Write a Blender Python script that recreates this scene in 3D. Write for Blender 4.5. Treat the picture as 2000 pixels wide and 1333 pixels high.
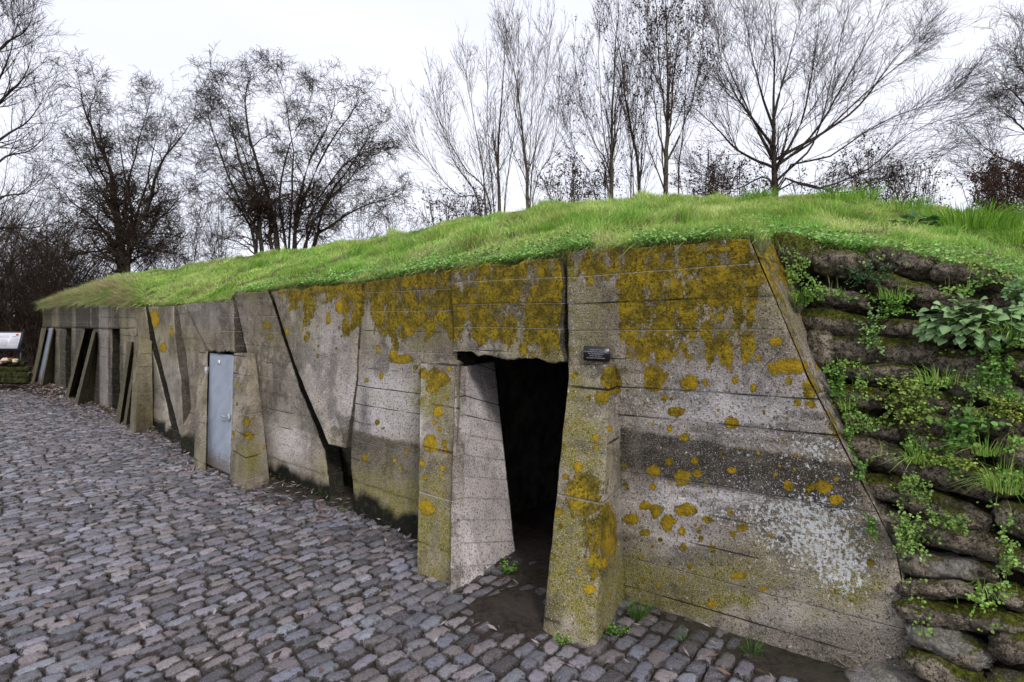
import bpy, math, random
import numpy as np
from mathutils import Vector
random.seed(7); RNG = np.random.default_rng(7)
for o in list(bpy.data.objects): bpy.data.objects.remove(o)
SC = bpy.context.scene; COL = SC.collection
R = math.radians
# ------------------------------------------------------------------ camera
EYE = 1.75; F = 1180.0; PITCH = math.atan((666.5-618)/F)
cam = bpy.data.cameras.new('camera'); cam.sensor_width = 36; cam.lens = 36*F/2000; cam.clip_end = 3000; cam.clip_start = .05
camo = bpy.data.objects.new('camera', cam); COL.objects.link(camo)
camo.location = (0, 0, EYE); camo.rotation_euler = (R(90)-PITCH, 0, 0); SC.camera = camo
# ------------------------------------------------------------------ world: overcast
w = bpy.data.worlds.new('World'); SC.world = w; w.use_nodes = True
nt = w.node_tree; nt.nodes.clear()
out = nt.nodes.new('ShaderNodeOutputWorld'); bg = nt.nodes.new('ShaderNodeBackground')
sky = nt.nodes.new('ShaderNodeTexSky'); sky.sky_type = 'NISHITA'; sky.sun_disc = False
SUN_EL, SUN_AZ = R(42), R(160)      # azimuth clockwise from +Y
sky.sun_elevation = SUN_EL; sky.sun_rotation = SUN_AZ
tc = nt.nodes.new('ShaderNodeTexCoord'); mp = nt.nodes.new('ShaderNodeMapping'); mp.inputs['Scale'].default_value = (1, 1, 2.6)
nz = nt.nodes.new('ShaderNodeTexNoise'); nz.inputs['Scale'].default_value = 1.6; nz.inputs['Detail'].default_value = 5; nz.inputs['Roughness'].default_value = .5
cr = nt.nodes.new('ShaderNodeValToRGB'); cr.color_ramp.elements[0].position = .3; cr.color_ramp.elements[1].position = .68
cr.color_ramp.elements[0].color = (6.5, 6.65, 7.7, 1); cr.color_ramp.elements[1].color = (7.6, 7.7, 8.4, 1)
mx = nt.nodes.new('ShaderNodeMix'); mx.data_type = 'RGBA'; mx.inputs[0].default_value = .93
nt.links.new(tc.outputs['Generated'], mp.inputs[0]); nt.links.new(mp.outputs[0], nz.inputs['Vector'])
nt.links.new(nz.outputs['Fac'], cr.inputs[0]); nt.links.new(sky.outputs[0], mx.inputs[6]); nt.links.new(cr.outputs[0], mx.inputs[7])
nt.links.new(mx.outputs[2], bg.inputs['Color']); bg.inputs['Strength'].default_value = .095
nt.links.new(bg.outputs[0], out.inputs['Surface'])
sl = bpy.data.lights.new('sun', 'SUN'); sl.energy = 1.5; sl.angle = R(11); sl.color = (1, .97, .92)
so = bpy.data.objects.new('sun', sl); COL.objects.link(so)
sd = Vector((math.sin(SUN_AZ)*math.cos(SUN_EL), math.cos(SUN_AZ)*math.cos(SUN_EL), math.sin(SUN_EL)))
so.rotation_euler = (-sd).to_track_quat('-Z', 'Y').to_euler()
SC.view_settings.view_transform = 'Standard'; SC.view_settings.look = 'None'; SC.view_settings.exposure = 0.6; SC.view_settings.gamma = 1
# ------------------------------------------------------------------ geometry helpers
cp, sp = math.cos(PITCH), math.sin(PITCH)
def ray(x, y):
    a = (x-1000)/F; b = -(y-666.5)/F
    return np.array([a, cp+b*sp, -sp+b*cp])
def topx(p):
    p = np.asarray(p); X = p[..., 0]; Y = p[..., 1]; Z = p[..., 2]-EYE
    d = np.maximum(Y*cp-Z*sp, .05); u = Y*sp+Z*cp
    return 1000+F*X/d, 666.5-F*u/d
CAM = np.array([0, 0, EYE])
def G(x, y, z=0.0):
    r = ray(x, y); t = (z-EYE)/r[2]; return CAM+r*t
def D(x, y, d):
    r = ray(x, y); return CAM+r*(d/r[1])
K = EYE/1.65
W = [np.array(p)*K for p in ((2.35, 2.08), (.334, 3.765), (-2.6, 6.3), (-8.0, 11.5), (-11.3, 14.8))]
def seg_of(x):
    return 0 if x >= 1105 else 1 if x >= 513 else 2 if x >= 179 else 3
def seg_n(i):
    d = W[i+1]-W[i]; d = d/np.linalg.norm(d); return np.array([-d[1], d[0]])*(1 if (-d[1]*(-W[i][0])+d[0]*(-W[i][1])) > 0 else -1)
def P(x, y, o=0.0, seg=None):
    i = seg_of(x) if seg is None else seg
    n = seg_n(i); q = W[i]+n*o; r = ray(x, y)
    t = np.dot(q, n)/np.dot(r[:2], n); return CAM+r*t
def hashn(ix, iy, iz, s):
    h = (ix.astype(np.int64)*374761393+iy.astype(np.int64)*668265263+iz.astype(np.int64)*2147483647+s*1274126177) & 0xffffffff
    h = ((h ^ (h >> 13))*1274126177) & 0xffffffff; h = h ^ (h >> 16)
    return (h & 0xffffff)/float(0xffffff)
def vn(x, y, z=None, s=0):
    x = np.asarray(x, float); y = np.asarray(y, float); z = np.zeros_like(x) if z is None else np.asarray(z, float)
    xi = np.floor(x); yi = np.floor(y); zi = np.floor(z); fx = x-xi; fy = y-yi; fz = z-zi
    fx = fx*fx*(3-2*fx); fy = fy*fy*(3-2*fy); fz = fz*fz*(3-2*fz); o = 0
    for a in (0, 1):
        for b in (0, 1):
            for c in (0, 1):
                o = o+hashn(xi+a, yi+b, zi+c, s)*(fx if a else 1-fx)*(fy if b else 1-fy)*(fz if c else 1-fz)
    return o
def fbm(x, y, z=None, s=0, oc=4):
    o = 0; a = .5; t = 0
    for k in range(oc):
        m = 2.03**k; o = o+a*vn(np.asarray(x)*m, np.asarray(y)*m, None if z is None else np.asarray(z)*m, s+k*17); t += a; a *= .5
    return o/t
def sstep(a, b, x):
    t = np.clip((x-a)/(b-a), 0, 1); return t*t*(3-2*t)
def mesh(name, V, Fc, mat=None, parent=None, smooth=True, attrs=None, mats=None):
    me = bpy.data.meshes.new(name); V = np.asarray(V, np.float32); n = len(V)
    me.vertices.add(n); me.vertices.foreach_set('co', V.ravel())
    if not isinstance(Fc, (list, tuple)): Fc = [Fc]
    Fc = [np.asarray(f, np.int32) for f in Fc if len(f)]
    tot = sum(f.size for f in Fc); nf = sum(len(f) for f in Fc)
    me.loops.add(tot); me.loops.foreach_set('vertex_index', np.concatenate([f.ravel() for f in Fc]))
    cnt = np.concatenate([np.full(len(f), f.shape[1], np.int32) for f in Fc]); st = np.concatenate([[0], np.cumsum(cnt)[:-1]]).astype(np.int32)
    me.polygons.add(nf); me.polygons.foreach_set('loop_start', st); me.polygons.foreach_set('loop_total', cnt)
    if smooth: me.polygons.foreach_set('use_smooth', np.ones(nf, bool))
    for k, a in (attrs or {}).items():
        at = me.color_attributes.new(k, 'FLOAT_COLOR', 'POINT'); c = np.ones((n, 4), np.float32); c[:, :a.shape[1]] = a
        at.data.foreach_set('color', c.ravel())
    me.update(calc_edges=True); me.validate()
    o = bpy.data.objects.new(name, me); COL.objects.link(o)
    if mat: me.materials.append(mat)
    if parent: o.parent = parent
    return o
def tag(o, label=None, cat=None, group=None, kind=None):
    if label: o['label'] = label
    if cat: o['category'] = cat
    if group: o['group'] = group
    if kind: o['kind'] = kind
    return o
def centre(o):
    """move the origin of a parentless mesh to the middle of its base"""
    me = o.data; n = len(me.vertices); c = np.empty(n*3, np.float32); me.vertices.foreach_get('co', c); c = c.reshape(-1, 3)
    b = np.array([(c[:, 0].min()+c[:, 0].max())/2, (c[:, 1].min()+c[:, 1].max())/2, c[:, 2].min()])
    c -= b; me.vertices.foreach_set('co', c.ravel()); o.location = b; me.update(); return o
def empty(name, loc, *a, **k):
    o = bpy.data.objects.new(name, None); COL.objects.link(o); o.location = loc; o.empty_display_size = .2
    if a: tag(o, *a, **k)
    return o
def part(o, root):
    """parent a part built in world coordinates"""
    o.parent = root; o.matrix_parent_inverse.identity()
    me = o.data; n = len(me.vertices); c = np.empty(n*3, np.float32); me.vertices.foreach_get('co', c); c = c.reshape(-1, 3)
    off = Vector(root.location); p = root.parent
    while p: off += Vector(p.location); p = p.parent
    c -= np.array(off, np.float32); me.vertices.foreach_set('co', c.ravel()); me.update(); return o
def grid_faces(nu, nv, base=0):
    i = np.arange(nv-1)[:, None]*nu+np.arange(nu-1)[None]; i = i.ravel()+base
    return np.stack([i, i+1, i+1+nu, i+nu], 1)
# ------------------------------------------------------------------ materials
class M:
    def __init__(s, name, rough=.85, spec=.3):
        s.m = bpy.data.materials.new(name); s.m.use_nodes = True; s.t = s.m.node_tree; s.b = s.t.nodes['Principled BSDF']
        s.b.inputs['Roughness'].default_value = rough; s.b.inputs['Specular IOR Level'].default_value = spec
        s.pos = s.n('ShaderNodeNewGeometry').outputs['Position']
    def n(s, k): return s.t.nodes.new(k)
    def l(s, a, b):
        if isinstance(a, (int, float)): b.default_value = a
        elif isinstance(a, tuple): b.default_value = a if len(a) == len(b.default_value) else (*a, 1)
        else: s.t.links.new(a, b)
    def noise(s, scale, detail=4, rough=.55, stretch=None, obj=False, dist=0):
        x = s.n('ShaderNodeTexNoise'); x.inputs['Scale'].default_value = scale; x.inputs['Detail'].default_value = detail; x.inputs['Roughness'].default_value = rough; x.inputs['Distortion'].default_value = dist
        v = s.n('ShaderNodeTexCoord').outputs['Object'] if obj else s.pos
        if stretch:
            m = s.n('ShaderNodeMapping'); m.inputs['Scale'].default_value = stretch; s.l(v, m.inputs[0]); v = m.outputs[0]
        s.l(v, x.inputs['Vector']); return x.outputs['Fac']
    def vor(s, scale, feat='F1', out='Distance', rnd=1):
        x = s.n('ShaderNodeTexVoronoi'); x.feature = feat; x.inputs['Scale'].default_value = scale; x.inputs['Randomness'].default_value = rnd; s.l(s.pos, x.inputs['Vector']); return x.outputs[out]
    def attr(s, name):
        a = s.n('ShaderNodeAttribute'); a.attribute_name = name; return a.outputs['Color']
    def sep(s, c):
        a = s.n('ShaderNodeSeparateColor'); s.l(c, a.inputs[0]); return a.outputs
    def math(s, op, a, b=0.0, clamp=False):
        x = s.n('ShaderNodeMath'); x.operation = op; x.use_clamp = clamp; s.l(a, x.inputs[0]); s.l(b, x.inputs[1]); return x.outputs[0]
    def ramp(s, f, a, b, lo=0., hi=1.):
        x = s.n('ShaderNodeMapRange'); x.interpolation_type = 'SMOOTHSTEP'; s.l(f, x.inputs[0])
        for i, v in enumerate((a, b, lo, hi)): x.inputs[1+i].default_value = v
        return x.outputs[0]
    def mix(s, f, a, b, mode='MIX'):
        x = s.n('ShaderNodeMix'); x.data_type = 'RGBA'; x.blend_type = mode; s.l(f, x.inputs[0]); s.l(a, x.inputs[6]); s.l(b, x.inputs[7]); return x.outputs[2]
    def bump(s, h, strength=.5, dist=.01, prev=None):
        x = s.n('ShaderNodeBump'); x.inputs['Strength'].default_value = strength; x.inputs['Distance'].default_value = dist; s.l(h, x.inputs['Height'])
        if prev: s.l(prev, x.inputs['Normal'])
        return x.outputs[0]
    def done(s, col, nrm=None, rough=None):
        s.l(col, s.b.inputs['Base Color'])
        if nrm: s.l(nrm, s.b.inputs['Normal'])
        if rough is not None: s.l(rough, s.b.inputs['Roughness'])
        return s.m
def concrete(name='weathered_concrete', tint=(1, 1, 1), painted=True):
    m = M(name, .9, .2)
    n1 = m.noise(1.7, 6, .6); n2 = m.noise(70, 3, .75); st = m.noise(7, 5, .6, (1, 1, .12)); n3 = m.noise(16, 6, .7); fine = m.noise(150, 2, .8); n4 = m.noise(5, 5, .65)
    c = m.mix(m.ramp(n1, .3, .7), (.19*tint[0], .15*tint[1], .105*tint[2]), (.47*tint[0], .405*tint[1], .33*tint[2]))
    c = m.mix(m.ramp(n4, .48, .58, 0, .75), c, (.105*tint[0], .083*tint[1], .058*tint[2]))
    c = m.mix(m.ramp(st, .5, .68, 0, .6), c, (.09, .075, .056))
    c = m.mix(m.ramp(n3, .52, .66, 0, .55), c, (.42, .385, .35))
    lh = 0.0
    if painted:
        a = m.sep(m.attr('growth')); b = m.sep(m.attr('stain')); gr = m.sep(m.attr('groove'))  # stain red holds real stains plus painted recess and crack shade
        c = m.mix(m.math('MULTIPLY', b[1], m.ramp(n3, .3, .55, .6, 1.1), True), c, (.8, .735, .745))          # pale bleached
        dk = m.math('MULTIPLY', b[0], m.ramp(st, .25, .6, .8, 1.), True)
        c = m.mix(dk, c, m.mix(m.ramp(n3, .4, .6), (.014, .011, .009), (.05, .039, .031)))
        al = m.math('MULTIPLY', m.math('MULTIPLY', a[1], m.ramp(n3, .3, .6, .35, 1.1), True), m.math('SUBTRACT', 1., m.math('MULTIPLY', b[0], .75)))
        c = m.mix(al, c, m.mix(m.ramp(n2, .38, .6), (.085, .076, .018), (.36, .315, .06)))
    c = m.mix(m.ramp(n2, .53, .62, 0, .85), c, (.035, .028, .02))
    c = m.mix(m.ramp(fine, .56, .68, 0, .6), c, (.55, .52, .48)); c = m.mix(m.ramp(fine, .44, .34, 0, .65), c, (.04, .034, .028))
    if painted:
        sp_ = m.math('ADD', m.noise(52, 4, .75), m.math('MULTIPLY', a[2], .17))
        c = m.mix(m.ramp(sp_, .64, .68, 0, .92), c, (.58, .6, .6))
        ln = m.noise(34, 7, .78, (1, 1, .8)); ln2 = m.noise(9, 5, .65, (1, 1, .7)); ln3 = m.noise(95, 4, .8); lf = m.math('ADD', a[0], m.math('MULTIPLY', m.math('SUBTRACT', ln, .5), 1.9)); lf = m.math('ADD', lf, m.math('MULTIPLY', m.math('SUBTRACT', ln2, .5), .9)); lf = m.math('ADD', lf, m.math('MULTIPLY', m.math('SUBTRACT', ln3, .5), .7))
        lf = m.ramp(lf, .46, .53)
        lc = m.mix(m.ramp(m.noise(11, 6, .75), .36, .66), (.085, .068, .009), (.39, .275, .012))
        lc = m.mix(m.ramp(m.noise(45, 4, .8), .48, .62), lc, (.06, .045, .008)); lc = m.mix(m.ramp(fine, .56, .68, 0, .6), lc, (.5, .34, .04))
        lc = m.mix(m.math('MULTIPLY', b[2], m.ramp(n2, .35, .6, .4, 1.)), lc, (.62, .38, .015))
        c = m.mix(lf, c, lc)
        lh = m.math('MULTIPLY', lf, m.noise(90, 3, .7))
        # board marks: q = board coordinate
        q = m.math('MULTIPLY', gr[2], 10.); fr = m.math('FRACT', q); e = m.math('MINIMUM', fr, m.math('SUBTRACT', 1., fr)); bid = m.math('ROUND', q)
        wn = m.n('ShaderNodeTexWhiteNoise'); wn.noise_dimensions = '1D'; m.l(bid, wn.inputs['W']); hv = wn.outputs['Value']
        onn = m.ramp(m.math('ADD', m.math('MULTIPLY', hv, .45), m.noise(2.3, 3, .6, (1, 1, .3))), .5, .72)
        ew = m.math('ADD', e, m.math('MULTIPLY', m.math('SUBTRACT', n2, .5), .05))
        ln_ = m.math('MULTIPLY', m.math('MULTIPLY', m.ramp(ew, .03, .01), onn), m.ramp(gr[2], .01, .02), True)
        light = m.ramp(hv, .55, .6)
        c = m.mix(m.math('MULTIPLY', ln_, m.math('SUBTRACT', 1., light)), c, (.035, .028, .02)); c = m.mix(m.math('MULTIPLY', m.math('MULTIPLY', ln_, light), .4), c, (.5, .47, .42))
        c = m.mix(gr[1], c, m.mix(m.ramp(n3, .5, .68), (.007, .006, .004), (.03, .045, .006)))
        lh = m.math('SUBTRACT', lh, m.math('MULTIPLY', ln_, .8))
    h = m.math('ADD', m.math('MULTIPLY', n2, .8), m.math('MULTIPLY', n3, .7))
    h = m.math('ADD', h, m.math('MULTIPLY', fine, .5)) 
    if painted: h = m.math('ADD', h, m.math('MULTIPLY', lh, 1.2))
    return m.done(c, m.bump(h, 1., .013))
MAT = {}
MAT['concrete'] = concrete(); MAT['pale_concrete'] = concrete('pale_concrete', (1.7, 1.78, 2.1))
def simple(name, a, b, scale=20, rough=.8, spec=.3, bump=.3, dist=.004, obj=False, attr=None, stretch=None):
    m = M(name, rough, spec); n = m.noise(scale, 5, .6, obj=obj, stretch=stretch)
    c = m.mix(m.ramp(n, .35, .65), a, b)
    if attr: c = m.mix(1.0, c, m.attr(attr), 'MULTIPLY')
    return m.done(c, m.bump(n, bump, dist) if bump else None)
MAT['inner'] = simple('shaded_inner_concrete', (.02, .018, .016), (.06, .052, .045), 9, .95, .1)  # near-black albedo: the doorway interior's shade is put into the colour
def door_mat():
    m = M('grey_blue_door_paint', .5, .4); n = m.noise(5, 5, .6); f = m.noise(60, 4, .7); st = m.noise(18, 4, .7, (1, 1, .08)); sx = m.n('ShaderNodeSeparateXYZ'); m.l(m.pos, sx.inputs[0])
    c = m.mix(m.ramp(n, .3, .7), (.21, .245, .30), (.275, .31, .365)); c = m.mix(m.ramp(st, .58, .75, 0, .35), c, (.33, .35, .38)); c = m.mix(m.ramp(st, .42, .3, 0, .3), c, (.14, .14, .14))
    z = m.ramp(sx.outputs[2], .38, .0, 0, .42); c = m.mix(m.ramp(m.math('ADD', z, f), .66, .85, 0, .8), c, (.1, .06, .03)); c = m.mix(m.ramp(f, .66, .72, 0, .5), c, (.12, .08, .05))
    return m.done(c, m.bump(m.math('ADD', m.math('MULTIPLY', n, 2.), m.math('MULTIPLY', f, .1)), .5, .01))
MAT['door'] = door_mat()
MAT['hinge'] = simple('worn_steel', (.28, .28, .29), (.45, .46, .47), 30, .4, .5)
MAT['paper'] = simple('white_paper', (.7, .7, .7), (.75, .75, .75), 30, .8)
MAT['black'] = simple('black_plate', (.008, .007, .01), (.014, .012, .017), 40, .35, .5, .1)
MAT['letter'] = simple('grey_lettering', (.22, .22, .24), (.3, .3, .33), 90, .6)
MAT['bark'] = simple('dark_bark', (.022, .017, .013), (.065, .055, .043), 12, .95, .1, .5, .02)
MAT['bark_light'] = simple('grey_green_bark', (.045, .037, .027), (.12, .1, .075), 9, .95, .1, .5, .02)
MAT['twig'] = simple('twig_bark', (.024, .016, .012), (.068, .048, .036), 5, .95, .1, 0)
MAT['twig_tan'] = simple('tan_twig_bark', (.04, .028, .022), (.10, .07, .052), 5, .95, .1, 0)
MAT['leafdry'] = simple('dry_brown_leaf', (.04, .022, .016), (.12, .065, .045), 7, .9, .1, 0)
def stone_mat():
    m = M('cobble_granite', .5, .75); col = m.attr('tone'); n = m.noise(30, 7, .72); f = m.noise(130, 3, .8); big = m.noise(.9, 4, .6); n5 = m.noise(13, 5, .7)
    c = m.mix(m.ramp(n, .5, .66, 0, .7), col, (.05, .04, .034)); c = m.mix(m.ramp(f, .56, .68, 0, .6), c, (.44, .42, .42))
    c = m.mix(m.ramp(f, .45, .35, 0, .75), c, (.025, .021, .018))
    dd = m.sep(m.attr('dirt')); edge = m.math('ADD', m.math('MULTIPLY', dd[1], .62), m.math('MULTIPLY', m.math('SUBTRACT', n, .5), 1.1)); edge = m.math('ADD', edge, m.math('MULTIPLY', m.math('SUBTRACT', n5, .5), .8)); edge = m.math('ADD', edge, m.math('MULTIPLY', m.math('SUBTRACT', big, .5), .5))
    c = m.mix(m.ramp(edge, .4, .56, 0, .95), c, m.mix(m.ramp(f, .4, .6), (.018, .013, .01), (.06, .045, .035)))
    c = m.mix(m.math('MULTIPLY', dd[0], m.ramp(n, .3, .6, .6, 1), True), c, (.04, .028, .021))
    h = m.math('ADD', n, m.math('MULTIPLY', f, .4))
    return m.done(c, m.bump(h, 1., .018), m.ramp(n, .3, .7, .12, .36))
MAT['cobble'] = stone_mat()
def soil_mat():
    m = M('soil', .85, .25); n = m.noise(30, 7, .7); b = m.noise(2.2, 4, .6); f = m.noise(190, 3, .7)
    c = m.mix(m.ramp(n, .35, .65), (.014, .01, .008), (.06, .043, .033)); c = m.mix(m.ramp(b, .4, .65, 0, .5), c, (.075, .06, .048))
    c = m.mix(m.ramp(f, .62, .72, 0, .7), c, (.17, .13, .1))
    g = m.sep(m.attr('cover'))
    c = m.mix(m.math('MULTIPLY', g[0], m.ramp(n, .3, .6), True), c, (.05, .075, .018))
    c = m.mix(m.math('MULTIPLY', g[1], m.ramp(m.noise(14, 6, .75), .45, .6), True), c, (.15, .095, .078))
    return m.done(c, m.bump(m.math('ADD', n, f), .9, .02))
MAT['soil'] = soil_mat()
def turf_mat():
    m = M('turf_soil', .95, .1); n = m.noise(16, 6, .7); f = m.noise(120, 3, .7)
    c = m.mix(m.ramp(n, .35, .65), (.05, .06, .02), (.16, .17, .06)); c = m.mix(m.ramp(f, .5, .7, 0, .7), c, (.04, .045, .015))
    return m.done(c, m.bump(f, .8, .02))
MAT['turf'] = turf_mat()
def blade_mat(name, rough=.55):
    m = M(name, rough, .35); c = m.attr('tint'); n = m.noise(5, 4, .6)
    c = m.mix(m.ramp(n, .3, .7, 0, .35), c, m.mix(1., c, (.55, .75, .45, 1), 'MULTIPLY'))
    m.b.inputs['Subsurface Weight'].default_value = 0
    tr = m.n('ShaderNodeBsdfTranslucent'); m.l(c, tr.inputs['Color']); ms = m.n('ShaderNodeMixShader'); ms.inputs[0].default_value = .25
    m.l(m.b.outputs[0], ms.inputs[1]); m.l(tr.outputs[0], ms.inputs[2]); m.l(ms.outputs[0], m.t.nodes['Material Output'].inputs['Surface'])
    return m.done(c)
MAT['grass'] = blade_mat('grass_blade'); MAT['leaf'] = blade_mat('green_leaf'); 
MAT['litter'] = (lambda m: m.done(m.attr('tint')))(M('fallen_leaf', .6, .3))
def bag_mat():
    m = M('hardened_sandbag', .92, .2); n = m.noise(11, 7, .7); f = m.noise(120, 4, .7); b = m.noise(3.2, 4, .6)
    c = m.mix(m.ramp(n, .35, .66), (.11, .088, .062), (.46, .385, .29)); c = m.mix(m.ramp(b, .4, .65, 0, .55), c, (.06, .048, .038))
    c = m.mix(m.ramp(f, .53, .64, 0, .8), c, (.022, .016, .012)); c = m.mix(m.ramp(f, .47, .36, 0, .7), c, (.34, .29, .24)); g2_ = m.noise(45, 4, .75); c = m.mix(m.ramp(g2_, .52, .62, 0, .75), c, (.022, .017, .013))
    nz_ = m.n('ShaderNodeNewGeometry'); sx = m.n('ShaderNodeSeparateXYZ'); m.l(nz_.outputs['Normal'], sx.inputs[0])
    up = m.ramp(sx.outputs[2], -.2, .9, 0, .34); mo = m.math('ADD', m.noise(5.5, 6, .65), up)
    mo = m.math('ADD', mo, m.math('MULTIPLY', m.sep(m.attr('moss'))[0], .3)); mf = m.ramp(m.math('ADD', mo, m.math('MULTIPLY', m.math('SUBTRACT', f, .5), .5)), .8, .9)
    c = m.mix(mf, c, m.mix(m.ramp(m.noise(60, 3, .7), .35, .7), (.028, .034, .005), (.15, .16, .014)))
    gy = m.math('ADD', m.noise(6.3, 4, .6, (1, 1, 1.6)), m.math('MULTIPLY', m.sep(m.attr('moss'))[1], .32)); c = m.mix(m.ramp(gy, .72, .8, 0, .8), c, (.3, .28, .25))
    h = m.math('ADD', m.math('MULTIPLY', n, 1.6), m.math('MULTIPLY', f, .6)); h = m.math('SUBTRACT', m.math('ADD', h, m.math('MULTIPLY', mf, .3)), m.math('MULTIPLY', m.ramp(g2_, .52, .62), .5))
    return m.done(c, m.bump(h, 1., .022))
MAT['bag'] = bag_mat()
MAT['mosslog'] = simple('mossy_log', (.006, .006, .004), (.04, .045, .012), 14, .95, .1, .8, .02)
MAT['moss'] = simple('moss', (.015, .03, .004), (.06, .11, .01), 60, .95, .1, .8, .01)
MAT['frame'] = simple('dark_frame', (.02, .028, .036), (.03, .04, .05), 12, .4, .4, 0)
MAT['panel'] = simple('sign_panel', (.62, .62, .68), (.68, .67, .72), 3, .4, .4, 0)
MAT['red'] = simple('poppy_red', (.4, .02, .025), (.5, .04, .04), 30, .5, .3, 0)
MAT['ink'] = simple('printed_ink', (.12, .12, .16), (.25, .25, .3), 40, .6, .3, 0)
MAT['cream'] = simple('cream_paper', (.5, .38, .26), (.75, .64, .5), 9, .8, .2, .3, .02)
MAT['pink'] = simple('pink_ribbon', (.6, .3, .5), (.7, .45, .62), 9, .7, .2, 0)
MAT['brown'] = simple('brown_card', (.1, .05, .03), (.2, .1, .06), 9, .8, .2, .3, .02)
# ------------------------------------------------------------------ growth painting (positions measured on the wall, stored per vertex)
_sr = random.Random(5)
SPOTS = [(841,867,12,16),(856,740,20,16),(826,730,8,10),(855,804,8,11),(826,906,6,6),(835,995,13,12),(895,940,6,10),(893,988,8,34),(1193,743,18,26),(1177,777,13,12),
(1130,912,8,9),(1186,1033,16,50),(1153,1150,8,9),(1231,1014,12,10),(1277,741,20,23),(1346,748,17,15),(1321,805,14,9),(1429,826,12,10),(1337,854,9,7),(1307,902,6,7),(1277,921,12,10),
(1333,934,14,14),(1357,899,6,7),(1362,926,8,8),(1429,919,9,5),(1540,949,9,9),(1581,952,10,7),(1610,952,15,12),(1337,997,19,11),(1304,1021,11,15),(1260,988,10,8),(1281,999,9,12),
(1382,1015,9,6),(1450,1032,10,7),(1234,1015,12,9),(1443,1125,13,6),(1558,786,6,7),(1582,762,12,18),(1585,790,8,7),(1481,701,7,5),(1471,758,5,7),(1436,743,6,6),(1545,715,38,14),
(1515,722,12,9),(1515,668,11,9),(1632,976,12,9),(663,599,7,12),(675,639,7,16),(641,623,4,11),(801,647,8,10),(785,702,20,8),(768,694,7,10),(739,682,4,8),(850,742,11,22),
(481,825,7,8),(485,851,10,7),(832,990,12,14),(781,915,4,4),(465,682,4,5),(302,624,8,16),(319,679,6,9),(335,648,3,8),(771,899,4,4),(1260,1040,9,6),(1490,1150,8,4),(1390,1180,10,6),
(1180,1100,7,10),(1120,985,8,12),(1090,1000,9,7),(700,625,5,14),(598,662,4,6),(560,648,4,7),(745,735,4,6),(1700,1100,8,6)]
for (x0, x1, y0, y1, k) in ((1215, 1420, 720, 960, 26), (1225, 1400, 960, 1180, 34), (1420, 1640, 740, 1100, 16), (820, 895, 720, 1060, 34), (1075, 1200, 730, 1200, 44), (705, 815, 690, 960, 10), (560, 700, 600, 760, 10), (455, 530, 590, 900, 12), (1480, 1640, 700, 940, 22)):
    for _ in range(k): r_ = _sr.uniform(1.2, 5.)*_sr.uniform(.6, 1.3); SPOTS.append((_sr.uniform(x0, x1), _sr.uniform(y0, y1), r_, r_*_sr.uniform(.8, 1.3)))
YB = np.array([(200,560),(540,566),(556,590),(566,615),(585,600),(602,645),(622,600),(634,590),(645,612),(660,585),(676,640),(692,655),(705,620),(712,590),(735,640),(760,672),(790,682),(812,640),(835,672),(860,640),(880,660),
 (900,690),(950,680),(990,694),(1040,690),(1098,700),(1104,530),(1118,535),(1150,560),(1180,570),(1196,560),(1208,690),(1240,704),(1300,712),(1340,708),(1372,690),(1400,718),(1450,722),(1478,700),(1484,600),(1500,560),(1620,540)], float)
EXTRA = [0., 0., 0., 0.]
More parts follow.
